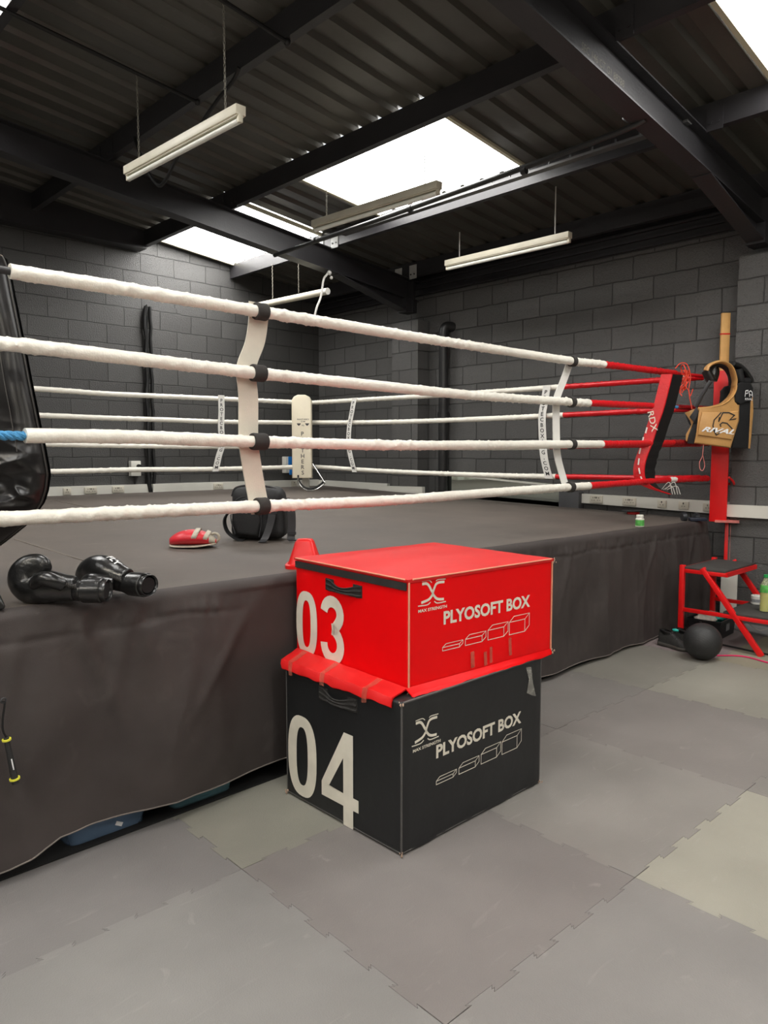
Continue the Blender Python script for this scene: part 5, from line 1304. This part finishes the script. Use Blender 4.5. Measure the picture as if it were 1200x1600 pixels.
# ball
t = thing('medicine_ball', 'black rubber medicine ball on the floor before the steps', 'ball', (5.47, 2.235, .137))
def ballf(a, b):
    th = 2*pi*a; ph = pi*b; r = .137
    lat = abs(cos(ph)); r -= .0006*max(0, sin(ph*52)) if .2 < b < .8 else 0
    return Matrix.Rotation(1.1, 3, 'Y') @ Matrix.Rotation(.5, 3, 'Z') @ Vector((r*sin(ph)*cos(th), r*sin(ph)*sin(th), r*cos(ph)))
g = G(); g.grid(ballf, 64, 90); bmesh.ops.remove_doubles(g.bm, verts=g.bm.verts[:], dist=1e-5); g.build('ball', M['rubber_ball'], t, smooth=60)
# shoes
def shoe(label, loc_, rz, flip=1):
    t = thing('training_shoe', label, 'shoe', loc_, rz, group='pair of black training shoes')
    N = 26
    def outl(a): # half width along the length, toe at a=0
        return (.046*sqrt(max(0, 1-((a-.28)/.30)**2)) if a < .28 else .046-.012*sin(min(1, (a-.28)/.3)*pi/2)+.004*sin(max(0, (a-.6)/.4)*pi)) * (1 if a < .93 else sqrt(max(.02, 1-((a-.93)/.075)**2)))
    g = G(); rings = []
    for i in range(N+1):
        a = i/N; w_ = max(.004, outl(a)); x = -.145+.29*a; z0 = .012*max(0, 1-a/.15)**2; h = .034+.008*a
        rings.append([(x, w_*1.06*cos(t_)*flip, z0+h/2+h/2*math.copysign(abs(sin(t_))**.5, sin(t_))) for t_ in [2*pi*q/16 for q in range(16)]])
    g.loft(rings); g.build('sole', M['shoe_sole'], t, smooth=60)
    def top(a): return .036+.036*min(1, a/.2)**.6+.050*max(0, min(1, (a-.25)/.35))**1.1+.012*max(0, (a-.85)/.15)
    g = G(); rings = []
    for i in range(N+1):
        a = i/N; w_ = max(.004, outl(a)*.97); x = -.142+.282*a; tp = top(a); rings.append([(x, w_*cos(t_)*(1-.25*max(0, sin(t_))*(a > .3))*flip, .022+(tp-.022)*max(0, sin(t_))**.75) for t_ in [pi*q/14 for q in range(15)]])
    g.loft(rings, closed=False, cap=False); up_ = g.build('upper', M['shoe'], t, smooth=60)
    g = G(); g.loft([[(-.142+.282*.78+.052*cos(t_)*k_, .027*sin(t_)*k_, z+.006*cos(t_)) for t_ in [2*pi*q/20 for q in range(20)]] for k_, z in ((1.06, .108), (1.12, .124), (.94, .129), (.86, .10))], cap=False); g.build('collar', M['glove'], t)
    g = G(); g.loft([[(-.142+.282*.78+.046*cos(t_), .023*sin(t_), z) for t_ in [2*pi*q/20 for q in range(20)]] for z in (.095, .116)]); g.build('opening', M['glove_dk'], t)
    g = G()
    for k in range(5):
        a = .36+k*.055; x = -.142+.282*a; z = top(a)+.003
        g.tube(catmull([(x, -.022, z-.012), (x+.006, 0, z+.002), (x, .022, z-.012)], 4), .0028, 6)
    g.build('laces', M['bag_trim'], t)
    return t
shoe('black training shoe at the foot of the steps, the left one of the pair', (5.62, 2.52, 0), -YAW+pi-1.05)
shoe('black training shoe partly hidden behind the medicine ball', (5.75, 2.44, 0), -YAW+pi-1.0, -1)
g = G(); crumple(g, (0, 0, .012), .02, (1, 1.3, .6), 3., 12)
tag(g.build('teal_tag', M['teal'], loc=(5.66, 2.53, .125), smooth=60), 'scrap of teal tape on the black shoe at the foot of the steps', 'tape scrap')
# floor band and thin black pole on the right
g = G(); g.tube(catmull([(5.62, 2.20, .006), (5.75, 2.05, .006), (5.71, 1.86, .006), (5.62, 1.6, .006)], 8), .006, 6)
tag(g.build('skipping_band', M['pink']), 'thin pink band on the floor right of the medicine ball', 'band')
g = G(); g.tube([(5.98, 2.30, .008), (5.90, 1.6, .008)], .007, 8)
tag(g.build('thin_rod', M['wire_k']), 'thin black rod on the floor behind the pink band', 'rod')
g = G(); g.tube(catmull([(6.02, 2.1, .20), (6.0, 2.02, .17), (6.05, 1.95, .19), (6.0, 1.9, .16), (6.08, 1.84, .20)], 6), .004, 6)
tag(g.build('earphone_wire', M['wire_w']), 'thin white wire looping under the lower step', 'wire')
g = G(); g.box((6.84, 2.575, .225), (.02, .14, .45), None, .002)
tag(g.build('white_board', M['white_pl']), 'narrow white board standing on end behind the red post foot', 'board')
# storage bins under the ring
def bin_(label, c_, L2, W2, H2, m, inner, rz=0, trim=None):
    t = thing('storage_bin', label, 'bin', c_, rz)
    def ring(k_, z): return [(L2*k_*math.copysign(abs(cos(a))**.22, cos(a)), W2*k_*math.copysign(abs(sin(a))**.22, sin(a)), z) for a in [2*pi*(q+.5)/40 for q in range(40)]]
    g = G(); g.loft([ring(.84, .002), ring(.88, .01), ring(.99, H2-.02), ring(1.05, H2-.018), ring(1.05, H2), ring(.97, H2), ring(.87, .014), ring(.2, .0135)]); g.build('tub', m, t, smooth=50)
    return t
t = bin_('smoky clear plastic bin under the ring at the left, with dark clothing inside', (1.18, 2.985, 0), .18, .18, .16, M['bin_blue'], None)
g = G(); crumple(g, (0, .02, .075), .10, (1.35, 1.1, .5), 8.); g.build('clothing', M['navy'], t, smooth=70)
g = G(); g.box((.04, -.1655, .040), (.03, .002, .016), Matrix.Rotation(.5, 3, 'Y')); g.build('paper_label', M['white_print'], t)
g = G()
for k in range(5): g.bar((-.02+k*.018, -.158, .070), (-.008+k*.018, -.160, .084), .008, .003)
g.build('striped_trim', M['dkred_vinyl'], t, smooth=0)
t = bin_('clear plastic bin under the ring beside the plyo boxes, with teal things inside', (1.61, 2.985, 0), .17, .18, .15, M['bin_teal'], None)
g = G(); g.box((-.03, -.10, .055), (.19, .08, .08), Matrix.Rotation(.15, 3, 'Y'), .02, 3); g.build('teal_case', M['teal_pl'], t)
g = G(); crumple(g, (.10, -.09, .07), .04, (1.0, .9, .8), 2.); g.build('white_cloth', M['white_cloth'], t, smooth=70)
# skipping rope handle hanging on the skirt
t = thing('skipping_rope', 'skipping rope with black handle and yellow rings hanging down the ring skirt', 'skipping rope', (.77, 2.66, .42))
sp_ = lambda u, z, y=0: Vector((u-.77, y, z-.42))
g = G(); g.tube(catmull([sp_(.58, .985, .10), sp_(.60, .96, .03), sp_(.64, .80), sp_(.70, .712), sp_(.758, .700), sp_(.765, .69), sp_(.757, .64), sp_(.756, .60), sp_(.765, .572)], 8), .0032, 6); g.build('cord', M['wire_k'], t)
g = G(); a = sp_(.765, .572); b = sp_(.789, .402); g.cyl(a, b, .009, .0125, 14); g.build('handle', M['rubber_ball'], t)
for f, r in ((.03, .015), (.88, .0175)):
    g = G(); c_ = a.lerp(b, f); g.cyl(c_, c_+(b-a).normalized()*.006, r, seg=16); g.build('yellow_ring', M['yellow_band'], t)
g = G(); c_ = a.lerp(b, .45); c2 = a.lerp(b, .68); g.bar(c_+Vector((0, -.0108, 0)), c2+Vector((0, -.0118, 0)), .004, .003); g.build('white_print', M['white_print'], t)
g = G(); g.torus(sp_(.762, .702), .008, .003, (0, 1, 0), 12, 6); g.build('swivel', M['bag_trim'], t)
